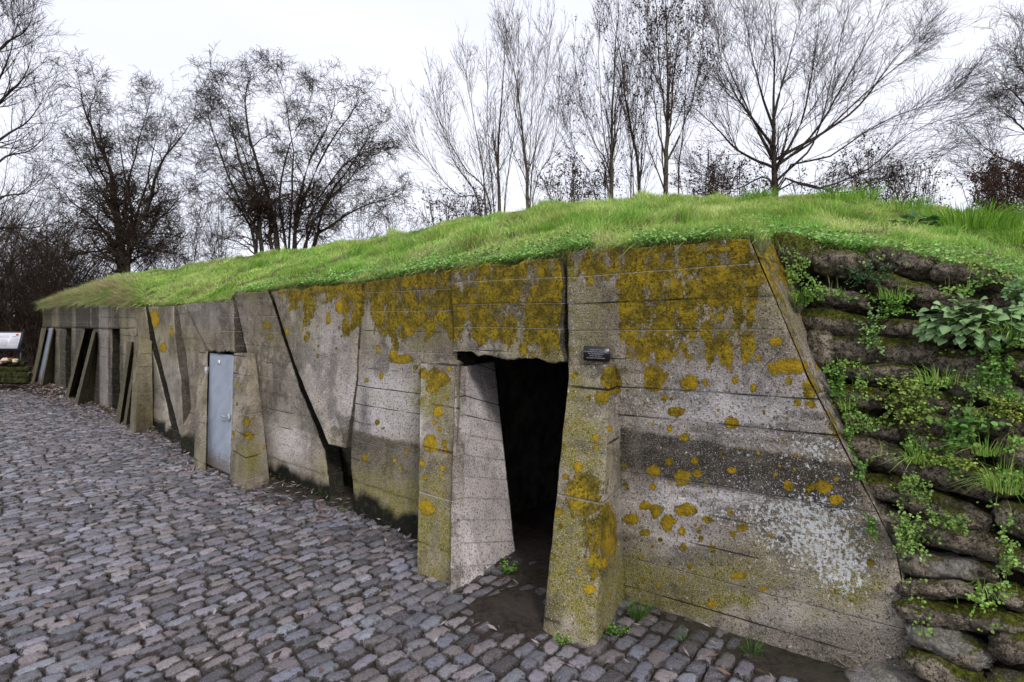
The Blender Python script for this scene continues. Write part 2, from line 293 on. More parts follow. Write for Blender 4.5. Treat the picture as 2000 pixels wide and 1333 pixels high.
def paint(px, py, pw):
    n1 = fbm(px/55, py/55, s=3)-.5; n2 = fbm(px/14, py/26, s=9)-.5; n3 = fbm(px/28, py/90, s=12)-.5
    yb = np.interp(px+n2*50+n3*30, YB[:, 0], YB[:, 1])+n2*60+n3*18
    L = sstep(-12, 26, yb-py)*1.02
    L = np.where((py < 514) & (px > 1110), L*.75, L)
    L *= 1-.5*sstep(.10, .2, fbm(px/15, py/34, s=31)-.42)           # bare streaks inside
    thin = sstep(860, 900, px)*(1-sstep(1095, 1100, px)); L -= .1*thin
    L -= .16*sstep(1100, 1106, px)*(1-sstep(1195, 1225, px))
    L -= .5*np.exp(-(((px-1330)/46)**2+((py-665)/26)**2))+.35*np.exp(-(((px-1440)/22)**2+((py-600)/55)**2))
    wob = 1+.5*(fbm(px/9, py/9, s=5)-.5)
    big = np.zeros_like(L)
    for (cx, cy, rx, ry) in SPOTS:
        q = np.sqrt(((px-cx)/rx)**2+((py-cy)/ry)**2)*wob; big = np.maximum(big, 1.2*(1-sstep(.3, 1.75, q)))
    q = np.sqrt(((px-1145)/42)**2+((py-965)/50)**2); L = np.maximum(L, .72*(1-sstep(.4, 1.6, q)))
    q = np.sqrt(((px-1165)/28)**2+((py-1070)/70)**2); L = np.maximum(L, .66*(1-sstep(.4, 1.5, q)))
    q = np.abs(px-(1470+(py-465)*.43))/14; L = np.maximum(L, .5*(1-sstep(.3, 1.2, q))*(py < 860))      # corner edge
    L = np.maximum(L, big)-EXTRA[2]
    org = np.clip(big*.55, 0, .6)*sstep(.3, .7, fbm(px/60, py/60, s=44))
    org = np.maximum(org, .55*np.exp(-(((px-1545)/45)**2+((py-715)/20)**2)))
    org = np.maximum(org, .35*(1-sstep(4, 30, np.abs(yb-py)))*sstep(1200, 1230, px))
    # algae
    def el(cx, cy, rx, ry): return np.exp(-(((px-cx)/rx)**2+((py-cy)/ry)**2))
    A = .95*el(1115, 950, 60, 250)+.8*el(1145, 1130, 70, 100)+.75*el(850, 1050, 55, 95)+.45*el(845, 830, 40, 160)+.6*el(770, 1010, 90, 70)+.55*el(1330, 1120, 190, 60)+.9*el(1690, 1110, 48, 55)
    A += .2*sstep(730, 560, py)+.1*(px < 1105)*(px > 262)+.06; A += .35*el(490, 900, 25, 60)+.45*el(1590, 640, 60, 200)*sstep(0, 20, px-(1490+(py-470)*.42))+.5*el(1300, 500, 200, 20)+.35*el(900, 540, 300, 30)
    A += .7*sstep(60, 200, 260-px)*sstep(0, 1, .5+n3*2)+.5*el(240, 640, 14, 60)+.3*el(1250, 760, 60, 40)+.55*el(1450, 1170, 230, 55)+.35*el(620, 930, 120, 40)
    A = np.clip(A*np.clip(.55+1.35*(n1+.5)+2.6*n1, .15, 2.2)+EXTRA[1], 0, 1)
    Wt = 1.0*el(1590, 1050, 110, 70)+.8*el(1650, 1120, 60, 60)+.6*el(1480, 990, 160, 50)+.75*el(1600, 880, 60, 30)+.5*el(1480, 820, 150, 70)+.35*el(1250, 780, 120, 60)+.5*el(1270, 990, 70, 40)+.35*el(860, 930, 16, 12)+.3*el(1120, 620, 40, 120)
    Wt = np.clip(Wt*.95, 0, 1)
    # dark bands
    t1 = 835+(px-1213)*.154+n1*14; b1 = 918+(px-1220)*.185+n1*22
    Dk = .92*sstep(-3, 6, py-t1)*(1-sstep(-8, 12, py-b1))*(px > 1212)*(1-sstep(1640, 1700, px)*.4)
    t2 = 840+(px-676)*.2+n1*8; t3 = 925+(px-676)*.2+n1*30
    Dk = np.maximum(Dk, .68*sstep(-3, 5, py-t2)*(1-sstep(-30, 30, py-t3))*(px > 668)*(px < 818))
    Dk = np.maximum(Dk, .7*el(712, 800, 12, 60)); Dk = np.maximum(Dk, .55*el(1420, 860, 180, 12))
    Dk = np.maximum(Dk, .5*el(1320, 770, 100, 30)*(n2+.6)*1.5)
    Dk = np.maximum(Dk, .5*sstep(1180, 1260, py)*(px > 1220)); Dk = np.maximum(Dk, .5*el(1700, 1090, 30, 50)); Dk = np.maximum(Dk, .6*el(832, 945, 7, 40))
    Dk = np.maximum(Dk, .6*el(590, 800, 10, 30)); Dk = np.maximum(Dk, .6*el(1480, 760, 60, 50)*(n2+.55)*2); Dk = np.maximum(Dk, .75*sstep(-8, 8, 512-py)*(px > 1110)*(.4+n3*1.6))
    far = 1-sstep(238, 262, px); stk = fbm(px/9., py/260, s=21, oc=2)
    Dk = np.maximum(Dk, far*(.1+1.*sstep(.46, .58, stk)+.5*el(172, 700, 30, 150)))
    Dk = np.maximum(Dk, .8*sstep(.5, .66, fbm(px/20, py/260, s=51))*sstep(100, 0, py-np.interp(px, [60,262,700,1100,1460],[600,600,551,500,466]))*(px < 1100)*.6)
    Dk = np.maximum(Dk, .6*sstep(.55, .7, fbm(px/90, py/22, s=52))*(px > 1105)*(py > 700))
    Dk = np.maximum(Dk, .55*sstep(.53, .68, fbm(px/34, py/70, s=53))*(px > 262)*(px < 1105))
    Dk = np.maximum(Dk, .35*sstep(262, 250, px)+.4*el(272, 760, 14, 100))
    Pl = .5*el(1560, 1180, 120, 60)+.4*el(640, 640, 50, 60)+1.2*el(745, 790, 90, 70)*(py < t2)+.6*el(745, 620, 30, 30)+.7*el(560, 870, 50, 60)+.7*el(1430, 790, 170, 70)+.7*el(1360, 970, 130, 30)+.5*el(1330, 1060, 90, 50)+.35*el(620, 700, 40, 60)+.4*el(1330, 590, 14, 60)+.3*el(1720, 1150, 40, 100)+.25*el(1130, 600, 26, 90)+.35*el(400, 620, 50, 30)+.35*el(330, 760, 40, 60)+.35*el(775, 930, 8, 14)
    Pl += far*.35*sstep(.46, .3, stk)
    Pl = np.clip(Pl*(.5+1.2*(n1+.5))+EXTRA[3], 0, 1)
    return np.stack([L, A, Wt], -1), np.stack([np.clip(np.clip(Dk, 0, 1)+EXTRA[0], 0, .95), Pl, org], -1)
def resample(pts, ts):
    pts = np.asarray(pts, float); return pts
def slab(name, left, right, mat='concrete', root=None, thick=.18, res=.012, seg=None, boards=True, rough=1., tilt=0., seed=0, edge=.006, bmoss=0., maxn=420, bw=.17):
    left = np.asarray(left, float); right = np.asarray(right, float); assert len(left) == len(right)
    dl = np.maximum(np.linalg.norm(np.diff(left, axis=0), axis=1), np.linalg.norm(np.diff(right, axis=0), axis=1))
    cum = np.concatenate([[0], np.cumsum(dl)]); dist = max(np.linalg.norm(left.mean(0)), 3.); r = res*max(1, dist/4.)
    nv = int(min(maxn, max(6, cum[-1]/r))); wmax = np.linalg.norm(left-right, axis=1).max(); nu = int(min(maxn, max(5, wmax/(r*1.15))))
    tv = np.unique(np.concatenate([np.linspace(0, cum[-1], nv)])); nv = len(tv)
    Lp = np.stack([np.interp(tv, cum, left[:, k]) for k in range(3)], 1); Rp = np.stack([np.interp(tv, cum, right[:, k]) for k in range(3)], 1)
    u = np.linspace(0, 1, nu)[None, :, None]; V = Lp[:, None]*(1-u)+Rp[:, None]*u
    mid = (left.mean(0)+right.mean(0))/2; sg = seg if seg is not None else seg_of(topx(mid)[0]); n = np.array([*seg_n(sg), 0.])
    du = (right-left).mean(0); du = du/np.linalg.norm(du)
    X = V[..., 0]; Y = V[..., 1]; Z = V[..., 2]; s = X*du[0]+Y*du[1]
    # worn edges
    ed = np.zeros((nv, nu)); ed[:, 0] = 1; ed[:, -1] = -1
    V = V+du*(ed*(fbm(Z*9, s*9, s=seed+4)-.35)*edge*2.2)[..., None]
    V[-1, :, 2] += (fbm(s[-1]*5, s[-1]*0, s=seed+2)-.5)*edge*5
    if name == 'lintel': V[0, :, 2] += (fbm(s[0]*9, s[0]*0, s=seed+6)-.35)*.07; V[1, :, 2] = (V[0, :, 2]+V[2, :, 2])/2
    d = rough*((fbm(s*1.3, Z*1.3, s=seed)-.5)*.03+(fbm(s*14, Z*14, s=seed+7, oc=3)-.5)*.010)
    gr = np.zeros((nv, nu))
    if boards:
        q = (Z+tilt*s+(fbm(s*.8, Z*0+seed, s=5)-.5)*.03)/bw+seed*.37; bi = np.floor(q); fr = q-bi
        d = d+(hashn(bi, bi*0+seed, bi*0, 3)-.5)*.011*rough; e = np.minimum(fr, 1-fr)*bw
        on = .6*sstep(.25, .6, hashn(bi+(fr > .5), bi*0, bi*0+seed, 8)+.5*(fbm(s*2.2, bi*3.1+(fr > .5)*3.1, s=6)-.3))
        gv = (1-sstep(.0, .011, e))*on; d = d-gv*.003; gr = (q+60)/10*1.
    eu = np.minimum(np.linspace(0, 1, nu), 1-np.linspace(0, 1, nu))*wmax
    d = d-np.exp(-eu/.012)[None]*.008*(1+fbm(Z*7, Z*7, s=seed+1)*1.5)
    V = V+n*d[..., None]; V = V.reshape(-1, 3)
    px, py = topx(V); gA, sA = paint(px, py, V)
    g2 = np.zeros((len(V), 3)); g2[:, 2] = gr.ravel()
    if bmoss: g2[:, 1] = np.clip(1.-(V[:, 2]-(.0+.27*fbm(s.ravel()*3.5, V[:, 2]*2, s=8)))*14, 0, 1)*bmoss
    Fs = [grid_faces(nu, nv)]
    idx = np.arange(nu*nv).reshape(nv, nu)
    loop = np.concatenate([idx[0, :], idx[1:, -1], idx[-1, -2::-1], idx[-2:0:-1, 0]])
    back = V[loop]-n*thick; k = len(loop); b0 = len(V)+k
    V2 = np.concatenate([V, V[loop]-n*.006*np.sign(thick), back]); j = np.arange(k); jn = (j+1) % k
    Fs.append(np.concatenate([np.stack([loop[jn], loop[j], len(V)+j, len(V)+jn], 1), np.stack([len(V)+jn, len(V)+j, b0+j, b0+jn], 1)]))
    gb_ = gA[loop].copy(); gb_[:, 0] -= .5; gb_[:, 2] = 0; gb_[:, 1] *= .3; gA = np.concatenate([gA, gb_, gb_]); side_shade = sA[loop].copy(); side_shade[:, 0] = .93 if seg != 0 else .25; side_shade[:, 1] = 0; sA = np.concatenate([sA, side_shade, side_shade]); g2b = g2[loop].copy(); g2b[:, 1] = .8*(name == 'wall' and seg != 0); g2 = np.concatenate([g2, g2b, g2b])  # slab sides near-black: crack shade painted into the stain and moss channels
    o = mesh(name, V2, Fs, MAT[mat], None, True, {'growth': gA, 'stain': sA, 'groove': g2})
    # keep the arris hard
    fl = np.ones(len(o.data.polygons), bool); fl[len(Fs[0]):] = False; o.data.polygons.foreach_set('use_smooth', fl)
    if root: part(o, root)
    return o
def solid(name, foot, top, mat, root, res=.014, seed=0, boards=True, bw=.2, tilt=0.):
    """tapered buttress: foot / top = four plan corners (front-left, front-right, back-right, back-left)"""
    foot = [np.asarray(p, float) for p in foot]; top = [np.asarray(p, float) for p in top]
    Vs = []; Fs = []; b = 0; GA = []; SA = []; G2 = []
    dist = max(3, np.linalg.norm(foot[0])); r = res*max(1, dist/4); h = np.linalg.norm(top[0]-foot[0]); nv = int(max(8, min(260, h/r)))
    cen = (sum(foot)+sum(top))/8
    for k in range(3 if len(foot) == 4 else 4):
        if k == 2: pass
    pairs = [(0, 1), (1, 2), (3, 0)]
    for (a, c) in pairs:
        wd = max(np.linalg.norm(foot[a]-foot[c]), np.linalg.norm(top[a]-top[c])); nu = int(max(4, min(120, wd/r)))
        v = np.linspace(0, 1, nv)[:, None, None]; u = np.linspace(0, 1, nu)[None, :, None]
        V = (foot[a]*(1-u)+foot[c]*u)*(1-v)+(top[a]*(1-u)+top[c]*u)*v
        nn = np.cross(foot[c]-foot[a]+1e-9, top[a]-foot[a]); nn /= np.linalg.norm(nn)
        if np.dot(nn, cen-(foot[a]+foot[c]+top[a]+top[c])/4) > 0: nn = -nn
        X, Y, Z = V[..., 0], V[..., 1], V[..., 2]
        d = (fbm(X*1.5+Y*1.1, Z*1.5, s=seed)-.5)*.03+(fbm(X*12+Y*9, Z*12, Y*8, s=seed+5, oc=3)-.5)*.012
        gr = np.zeros(d.shape)
        if boards:
            q = (Z+tilt*(X-Y))/bw+seed*.31; bi = np.floor(q); fr = q-bi; e = np.minimum(fr, 1-fr)*bw
            gv = (1-sstep(0, .012, e))*sstep(.3, .6, hashn(bi+(fr > .5), bi*0, bi*0+seed, 4)); d = d-gv*.002+(hashn(bi, bi*0+seed, bi*0, 2)-.5)*.007; gr = (q+60)/10
        # round the arrises: shared displacement at the corners pulls towards the centre
        uu = np.linspace(0, 1, nu); eu = np.minimum(uu, 1-uu)*wd
        wgt = 1-np.exp(-eu/.02)[None]
        cj = cen-V; cj[..., 2] = 0; cj /= np.maximum(np.linalg.norm(cj, axis=-1, keepdims=True), 1e-6)
        chip = (np.exp(-eu/.014)[None]*(.004+.016*np.clip(fbm(Z*11, Z*3, s=seed+13)-.35, 0, 1)))[..., None]
        V = V+nn*(d*wgt)[..., None]+cj*chip; V = V.reshape(-1, 3)
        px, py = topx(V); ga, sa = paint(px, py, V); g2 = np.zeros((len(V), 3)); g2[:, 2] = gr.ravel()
        Vs.append(V); Fs.append(grid_faces(nu, nv, b)); b += len(V); GA.append(ga); SA.append(sa); G2.append(g2)
    Vs.append(np.array(top)); ga, sa = paint(*topx(np.array(top)), None); GA.append(ga); SA.append(sa); G2.append(np.zeros((4, 3))); Fs.append(np.array([[b, b+1, b+2, b+3]]))
    o = mesh(name, np.concatenate(Vs), Fs, MAT[mat], None, True, {'growth': np.concatenate(GA), 'stain': np.concatenate(SA), 'groove': np.concatenate(G2)})
    o.data.set_sharp_from_angle(angle=R(50)) if hasattr(o.data, 'set_sharp_from_angle') else None
    if root: part(o, root)
    return o
def box(name, c, ax, ay, az, mat, root=None, bev=.0):
    """c centre, ax/ay/az half-axis vectors"""
    c, ax, ay, az = (np.asarray(q, float) for q in (c, ax, ay, az)); V = []
    for z in (-1, 1):
        for (x, y) in ((-1, -1), (1, -1), (1, 1), (-1, 1)): V.append(c+ax*x+ay*y+az*z)
    Fc = np.array([(0, 3, 2, 1), (4, 5, 6, 7), (0, 1, 5, 4), (1, 2, 6, 5), (2, 3, 7, 6), (3, 0, 4, 7)])
    o = mesh(name, np.array(V), Fc, MAT[mat], None, False)
    if bev:
        import bmesh
        bm = bmesh.new(); bm.from_mesh(o.data); bmesh.ops.bevel(bm, geom=bm.edges[:], offset=bev, segments=2, affect='EDGES'); bm.to_mesh(o.data); bm.free()
    if root: part(o, root)
    return o
def tube_np(pts, rad, ns, base):
    pts = np.asarray(pts); n = len(pts); T = np.gradient(pts, axis=0); T /= np.maximum(np.linalg.norm(T, axis=1, keepdims=True), 1e-9)
    ref = np.where(np.abs(T[:, 2:3]) > .9, np.array([[1., 0, 0]]), np.array([[0, 0, 1.]])); A = np.cross(T, ref); A /= np.maximum(np.linalg.norm(A, axis=1, keepdims=True), 1e-9); B = np.cross(T, A)
    an = np.arange(ns)*2*math.pi/ns; V = pts[:, None]+np.asarray(rad)[:, None, None]*(np.cos(an)[None, :, None]*A[:, None]+np.sin(an)[None, :, None]*B[:, None])
    i = (np.arange(n-1)*ns)[:, None]; j = np.arange(ns)[None]; k = (j+1) % ns
    return V.reshape(-1, 3), np.stack([i+j, i+k, i+ns+k, i+ns+j], -1).reshape(-1, 4)+base
#=====SETTING
def C(x, z, o=0., seg=None):
    i = seg_of(x) if seg is None else seg; n = seg_n(i); q = np.dot(W[i]+n*o, n); a = (x-1000)/F
    Y = (q+n[0]*a*(z-EYE)*sp)/(n[0]*a*cp+n[1]); return np.array([a*(Y*cp-(z-EYE)*sp), Y, z])
def GB(x, y, dz=-.09):
    g = G(x, y).copy(); g[2] += dz; return g
def nrm(i): return np.array([*seg_n(i), 0.])
# ------------------------------------------------------------------ wall / turf edge in the photograph
TOPX = np.array([60, 85, 130, 180, 262, 340, 453, 456, 520, 555, 700, 870, 1090, 1106, 1250, 1460, 1500, 1600, 1700, 1830, 1900, 2000, 2200, 2500], float)
TOPY = np.array([606, 602, 598, 595, 600, 596, 588, 574, 569, 560, 551, 527, 504, 491, 482, 466, 470, 480, 498, 518, 540, 565, 625, 720], float)
n0 = nrm(0)
SBO = P(1575, 1200, .0, 0)*0+np.array([*W[0], 0.])+n0*.06
SBN = n0*math.cos(.24)+np.array([0, 0, 1.])*math.sin(.24)
def S(x, y, o=0.):
    r = ray(x, y); q = SBO+SBN*o; t = np.dot(q-CAM, SBN)/np.dot(r, SBN); return CAM+r*t
# ------------------------------------------------------------------ ground sheet
def soil_h(X, Y):
    px, py = topx(np.stack([X, Y, X*0], -1))
    # distance outward from the wall base line
    best = np.full(X.shape, 1e9)
    for i in range(4):
        a, b = W[i], W[i+1]; d = b-a; L = np.dot(d, d); t = np.clip(((X-a[0])*d[0]+(Y-a[1])*d[1])/L, 0, 1); n = seg_n(i)
        q = (X-a[0]-t*d[0])*n[0]+(Y-a[1]-t*d[1])*n[1]; dd = np.hypot(X-a[0]-t*d[0], Y-a[1]-t*d[1]); best = np.where(dd < np.abs(best), np.where(q < 0, -dd, dd), best)
    nz_ = fbm(X*2.1, Y*2.1, s=2)-.5
    near = sstep(.30, .05, best+nz_*.4)
    door = np.exp(-(((px-1000)/100)**2+((py-1190)/62)**2))*1.25*(best < 1.5)
    rt = np.exp(-(((px-1640)/240)**2+((py-1300)/34)**2))*.75
    c2 = .7*np.exp(-(((px-560)/90)**2+((py-965)/26)**2))+.4*np.exp(-(((px-1240)/100)**2+((py-1240)/40)**2))
    cov = np.clip(near*.8+door+rt+c2+nz_*.7, 0, 1.2)
    return cov, best
xs = np.concatenate([-14-np.geomspace(.2, 900, 40)[::-1], np.arange(-14, 5, .045), 5+np.geomspace(.2, 900, 40)])
ys = np.concatenate([-np.geomspace(.3, 300, 20)[::-1], np.arange(.2, 15.5, .045), 15.5+np.geomspace(.2, 1500, 50)])
GX, GY = np.meshgrid(xs, ys); cov, bd = soil_h(GX, GY)
GZ = -.016+.034*np.clip(cov, 0, 1)*(.75+.5*fbm(GX*3, GY*3, s=4))+(fbm(GX*11, GY*11, s=6)-.5)*.016
farbank = sstep(13.9, 15.5, GY)*sstep(-6, -9, GX+.0*GY)
bank = sstep(15.2, 26, GY)*1.15*sstep(-7, -11, GX)
GZ = GZ+bank-(bd < -.6)*.05
inside = (bd < -.05)
cover = np.zeros(GX.shape+(3,)); cover[..., 1] = np.clip(farbank*1.0+sstep(14.5, 17, GY)*.6, 0, 1); cover[..., 0] = .25*sstep(.3, .0, bd)*(bd > 0)+sstep(15, 30, np.hypot(GX, GY))*sstep(-12, -6, GX)
go = mesh('ground', np.stack([GX, GY, GZ], -1).reshape(-1, 3), grid_faces(len(xs), len(ys)), MAT['soil'], None, True, {'cover': cover.reshape(-1, 3)}); tag(go, kind='structure')
# ------------------------------------------------------------------ cobbled path
dW = (W[2]-W[1])/np.linalg.norm(W[2]-W[1]); e2 = dW; e1 = -seg_n(1)      # e1: into the wall
ang0 = R(3); ca, sa_ = math.cos(ang0), math.sin(ang0); e1 = np.array([e1[0]*ca-e1[1]*sa_, e1[0]*sa_+e1[1]*ca]); e2 = np.array([-e1[1], e1[0]])
def cobbles():
    rw = .097; NA, NB = 9, 6; Vs = []; tones = []; dirts = []
    a = np.array([-1, -.93, -.76, -.4, 0, .4, .76, .93, 1]); b = np.array([-1, -.88, -.45, .45, .88, 1]); B, A = np.meshgrid(b, a, indexing='ij')
    pal = np.array([(.17, .18, .235), (.205, .195, .24), (.235, .205, .225), (.185, .18, .2), (.12, .12, .15), (.26, .23, .235), (.26, .26, .3), (.09, .085, .10), (.195, .165, .17), (.2, .22, .26)])
    for r in range(-55, 232):
        s = -11.+RNG.uniform(0, .2); wob = 0
        rwid = rw*RNG.uniform(.9, 1.08)
        while s < 4.5:
            ln = RNG.uniform(.105, .195); c = e1*(s+ln/2)+e2*(r*rw+math.sin(s*.9+r*.05)*.03)+W[1]; s += ln
            if c[1] < .9 or c[1] > 14.2: continue
            px = 1000+F*c[0]/c[1]
            if px < -520 or px > 2500: continue
            cv, be = soil_h(np.array([c[0]]), np.array([c[1]]))
            if be[0] < -.05 or be[0] > 12: continue
            if cv[0] > 1.0 and RNG.random() < .85: continue
            if c[1] > 13.7+.5*math.sin(c[0]*2): continue
            jl = RNG.uniform(.002, .011); hl = ln/2-jl/2; hw = rwid/2-RNG.uniform(.0, .005); rot = RNG.normal(0, .07)
            p = RNG.uniform(4., 9.); k = (np.abs(A)**p+np.abs(B)**p)**(1/p); k = np.where(k > 1e-6, np.maximum(np.abs(A), np.abs(B))/np.maximum(k, 1e-6), 1)
            x = A*k*hl; y = B*k*hw; q = np.maximum(np.abs(A), np.abs(B))
            nzz = RNG.normal(0, 1, (NB, NA))
            y = y*(1+RNG.normal(0, .06)*A)+RNG.normal(0, .006, A.shape)*(q > .9); x = x*(1+RNG.normal(0, .05)*B)+RNG.normal(0, .008, A.shape)*(q > .9)
            top = .012*(1-np.clip(q, 0, 1)**4)*RNG.uniform(.7, 1.2)+nzz*.0022+RNG.normal(0, .004)+RNG.normal(0, .0035)*A+RNG.normal(0, .003)*B
            z = np.where(q > .99, -.03, top)
            cr_, sr = math.cos(rot), math.sin(rot); xx = x*cr_-y*sr; yy = x*sr+y*cr_
            Vs.append(np.stack([c[0]+e1[0]*xx+e2[0]*yy, c[1]+e1[1]*xx+e2[1]*yy, z], -1).reshape(-1, 3))
            t = pal[RNG.integers(len(pal))]; t = (t*.85+t.mean()*.15)*RNG.uniform(.6, 1.45)*np.array([.98, .95, .97])*1.02; tones.append(np.repeat(t[None], NA*NB, 0)); dz_ = np.full((NA*NB, 3), np.clip(cv[0]*.9-.1+RNG.normal(0, .12), 0, 1)); dz_[:, 1] = q.ravel()**2; dirts.append(dz_)
    n = len(Vs); base = grid_faces(NA, NB); Fc = (base[None]+(np.arange(n)*NA*NB)[:, None, None]).reshape(-1, 4)
    V = np.concatenate(Vs); print('cobbles', n)
    o = mesh('cobbled_path', V, Fc, MAT['cobble'], None, True, {'tone': np.concatenate(tones), 'dirt': np.concatenate(dirts)}); return tag(o, kind='structure')
cobbles()
# ------------------------------------------------------------------ the concrete shelters
bunker = empty('concrete_bunker', C(800, 0, -1.), 'long low weathered concrete bunker with sloping buttresses, dark doorway and turf roof', 'bunker')
def sl_(name, L, Rr, **k): return slab(name, L, Rr, root=bunker, **k)
# right-hand wall with the sloping end
edge_r = [C(1806, -.08, 0, 0), P(1748, 1075, 0, 0), P(1655, 895, 0, 0), P(1575, 736, 0, 0), P(1462, 467, 0, 0)]
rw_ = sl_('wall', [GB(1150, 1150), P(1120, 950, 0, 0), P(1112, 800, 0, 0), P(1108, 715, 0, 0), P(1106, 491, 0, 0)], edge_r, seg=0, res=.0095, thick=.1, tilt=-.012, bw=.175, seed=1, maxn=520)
rw_['label'] = 'wall face thick with ochre lichen, sloping end against sandbags'
ew_ = np.array([*(W[0]-W[1])/np.linalg.norm(W[0]-W[1]), 0.])*.02
sl_('wall_end', [p+ew_*.3-n0*.003 for p in edge_r], [p+ew_-n0*.62 for p in edge_r], seg=0, thick=.06, seed=3, bw=.35, rough=.3)
# wall between the big doorway and the wedge crack
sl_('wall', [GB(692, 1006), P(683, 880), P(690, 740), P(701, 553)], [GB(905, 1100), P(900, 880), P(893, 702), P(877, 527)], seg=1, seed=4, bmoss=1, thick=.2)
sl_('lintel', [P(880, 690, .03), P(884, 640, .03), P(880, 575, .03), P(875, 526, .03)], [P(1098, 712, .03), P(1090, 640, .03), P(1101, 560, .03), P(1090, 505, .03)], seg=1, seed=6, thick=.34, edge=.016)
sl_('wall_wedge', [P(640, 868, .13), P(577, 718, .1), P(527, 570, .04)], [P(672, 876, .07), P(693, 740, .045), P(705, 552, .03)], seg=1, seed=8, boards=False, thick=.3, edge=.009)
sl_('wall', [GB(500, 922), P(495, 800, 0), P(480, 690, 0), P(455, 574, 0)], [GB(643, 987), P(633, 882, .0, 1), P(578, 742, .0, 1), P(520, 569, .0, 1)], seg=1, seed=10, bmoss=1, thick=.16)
EXTRA[0] = .85; EXTRA[2] = 1.  # shade of the recess under the wedge painted in as dark tone
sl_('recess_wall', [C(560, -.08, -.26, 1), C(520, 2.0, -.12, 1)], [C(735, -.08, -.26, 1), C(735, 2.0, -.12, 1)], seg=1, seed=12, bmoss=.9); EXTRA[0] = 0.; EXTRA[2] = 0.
# around the blue door
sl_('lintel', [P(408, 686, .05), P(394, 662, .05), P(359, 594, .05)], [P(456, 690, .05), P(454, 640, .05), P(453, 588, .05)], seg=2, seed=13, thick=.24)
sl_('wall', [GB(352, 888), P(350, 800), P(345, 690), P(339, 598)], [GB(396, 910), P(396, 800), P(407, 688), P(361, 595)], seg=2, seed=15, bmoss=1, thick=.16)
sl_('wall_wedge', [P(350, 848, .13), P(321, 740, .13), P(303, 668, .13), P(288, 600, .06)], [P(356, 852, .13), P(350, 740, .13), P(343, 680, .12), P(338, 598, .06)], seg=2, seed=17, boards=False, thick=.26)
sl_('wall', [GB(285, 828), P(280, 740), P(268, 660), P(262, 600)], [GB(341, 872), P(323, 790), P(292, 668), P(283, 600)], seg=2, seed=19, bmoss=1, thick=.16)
EXTRA[0] = .8; EXTRA[2] = 1.  # gap shade behind far wedge and blue door painted into these walls
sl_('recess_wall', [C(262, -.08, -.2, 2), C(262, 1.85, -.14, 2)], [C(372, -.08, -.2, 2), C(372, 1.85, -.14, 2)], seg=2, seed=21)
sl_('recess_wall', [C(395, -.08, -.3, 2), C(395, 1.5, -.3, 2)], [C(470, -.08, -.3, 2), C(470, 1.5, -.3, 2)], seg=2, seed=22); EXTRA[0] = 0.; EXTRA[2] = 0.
solid('buttress', [G(379, 911), G(401, 923), C(409, 0, -.1), C(385, 0, -.1)], [P(388, 686, .03), P(406, 687, .03), P(409, 687, -.1), P(392, 687, -.1)], 'concrete', bunker, seed=2)
solid('buttress', [GB(447, 938), GB(478, 962), GB(529, 945), C(462, -.05, -.1)], [P(457, 690, .05), P(486, 689, .05), P(500, 691, -.02), P(466, 690, -.1)], 'concrete', bunker, seed=5)
EXTRA[1] = .3; EXTRA[0] = .15; b3 = solid('buttress', [GB(252, 842), GB(264, 850), GB(299, 840), C(268, -.05, -.1, 2)], [P(263, 662, .12, 2), P(272, 654, .12, 2), P(297, 667, .0, 2), P(272, 657, -.1, 2)], 'concrete', bunker, seed=7); EXTRA[0] = 0.; EXTRA[1] = 0.
# big doorway
solid('buttress', [GB(1055, 1243), GB(1158, 1275), GB(1222, 1174), GB(1112, 1150)], [P(1112, 714, .07, 0), P(1194, 712, .07, 0), P(1207, 716, -.05, 0), P(1122, 714, -.12, 0)], 'concrete', bunker, res=.0095, seed=9, bw=.31)['label'] = 'buttress yellow-green with algae and lichen'
solid('buttress', [GB(813, 1124), GB(886, 1155), GB(916, 1130), GB(850, 1085)], [P(822, 706, .06), P(898, 704, .06), P(908, 712, -.08), P(838, 706, -.1)], 'concrete', bunker, res=.0095, seed=11, bw=.3)
inL = [GB(900, 1156), P(909, 716, -.02, 1)]; inR = [GB(1008, 1085), P(965, 708, -.5, 1)]
EXTRA[2] = 2.; EXTRA[0] = -.42; EXTRA[1] = -.9; EXTRA[3] = .42; slab('door_reveal', inL, inR, 'pale_concrete', bunker, seg=0, res=.01, thick=-.12, seed=14, tilt=.28, rough=.6, bw=.15); EXTRA[:] = [0., 0., 0., 0.]
n1_ = nrm(1)
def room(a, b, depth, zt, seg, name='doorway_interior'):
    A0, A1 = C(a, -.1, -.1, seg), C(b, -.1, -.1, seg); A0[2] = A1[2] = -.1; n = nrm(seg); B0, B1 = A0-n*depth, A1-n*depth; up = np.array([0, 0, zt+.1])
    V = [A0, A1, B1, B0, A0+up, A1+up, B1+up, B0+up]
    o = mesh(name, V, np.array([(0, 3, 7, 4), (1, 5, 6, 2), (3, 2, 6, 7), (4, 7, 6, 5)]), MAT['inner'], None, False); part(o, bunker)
room(890, 1180, 3.4, 1.56, 1)
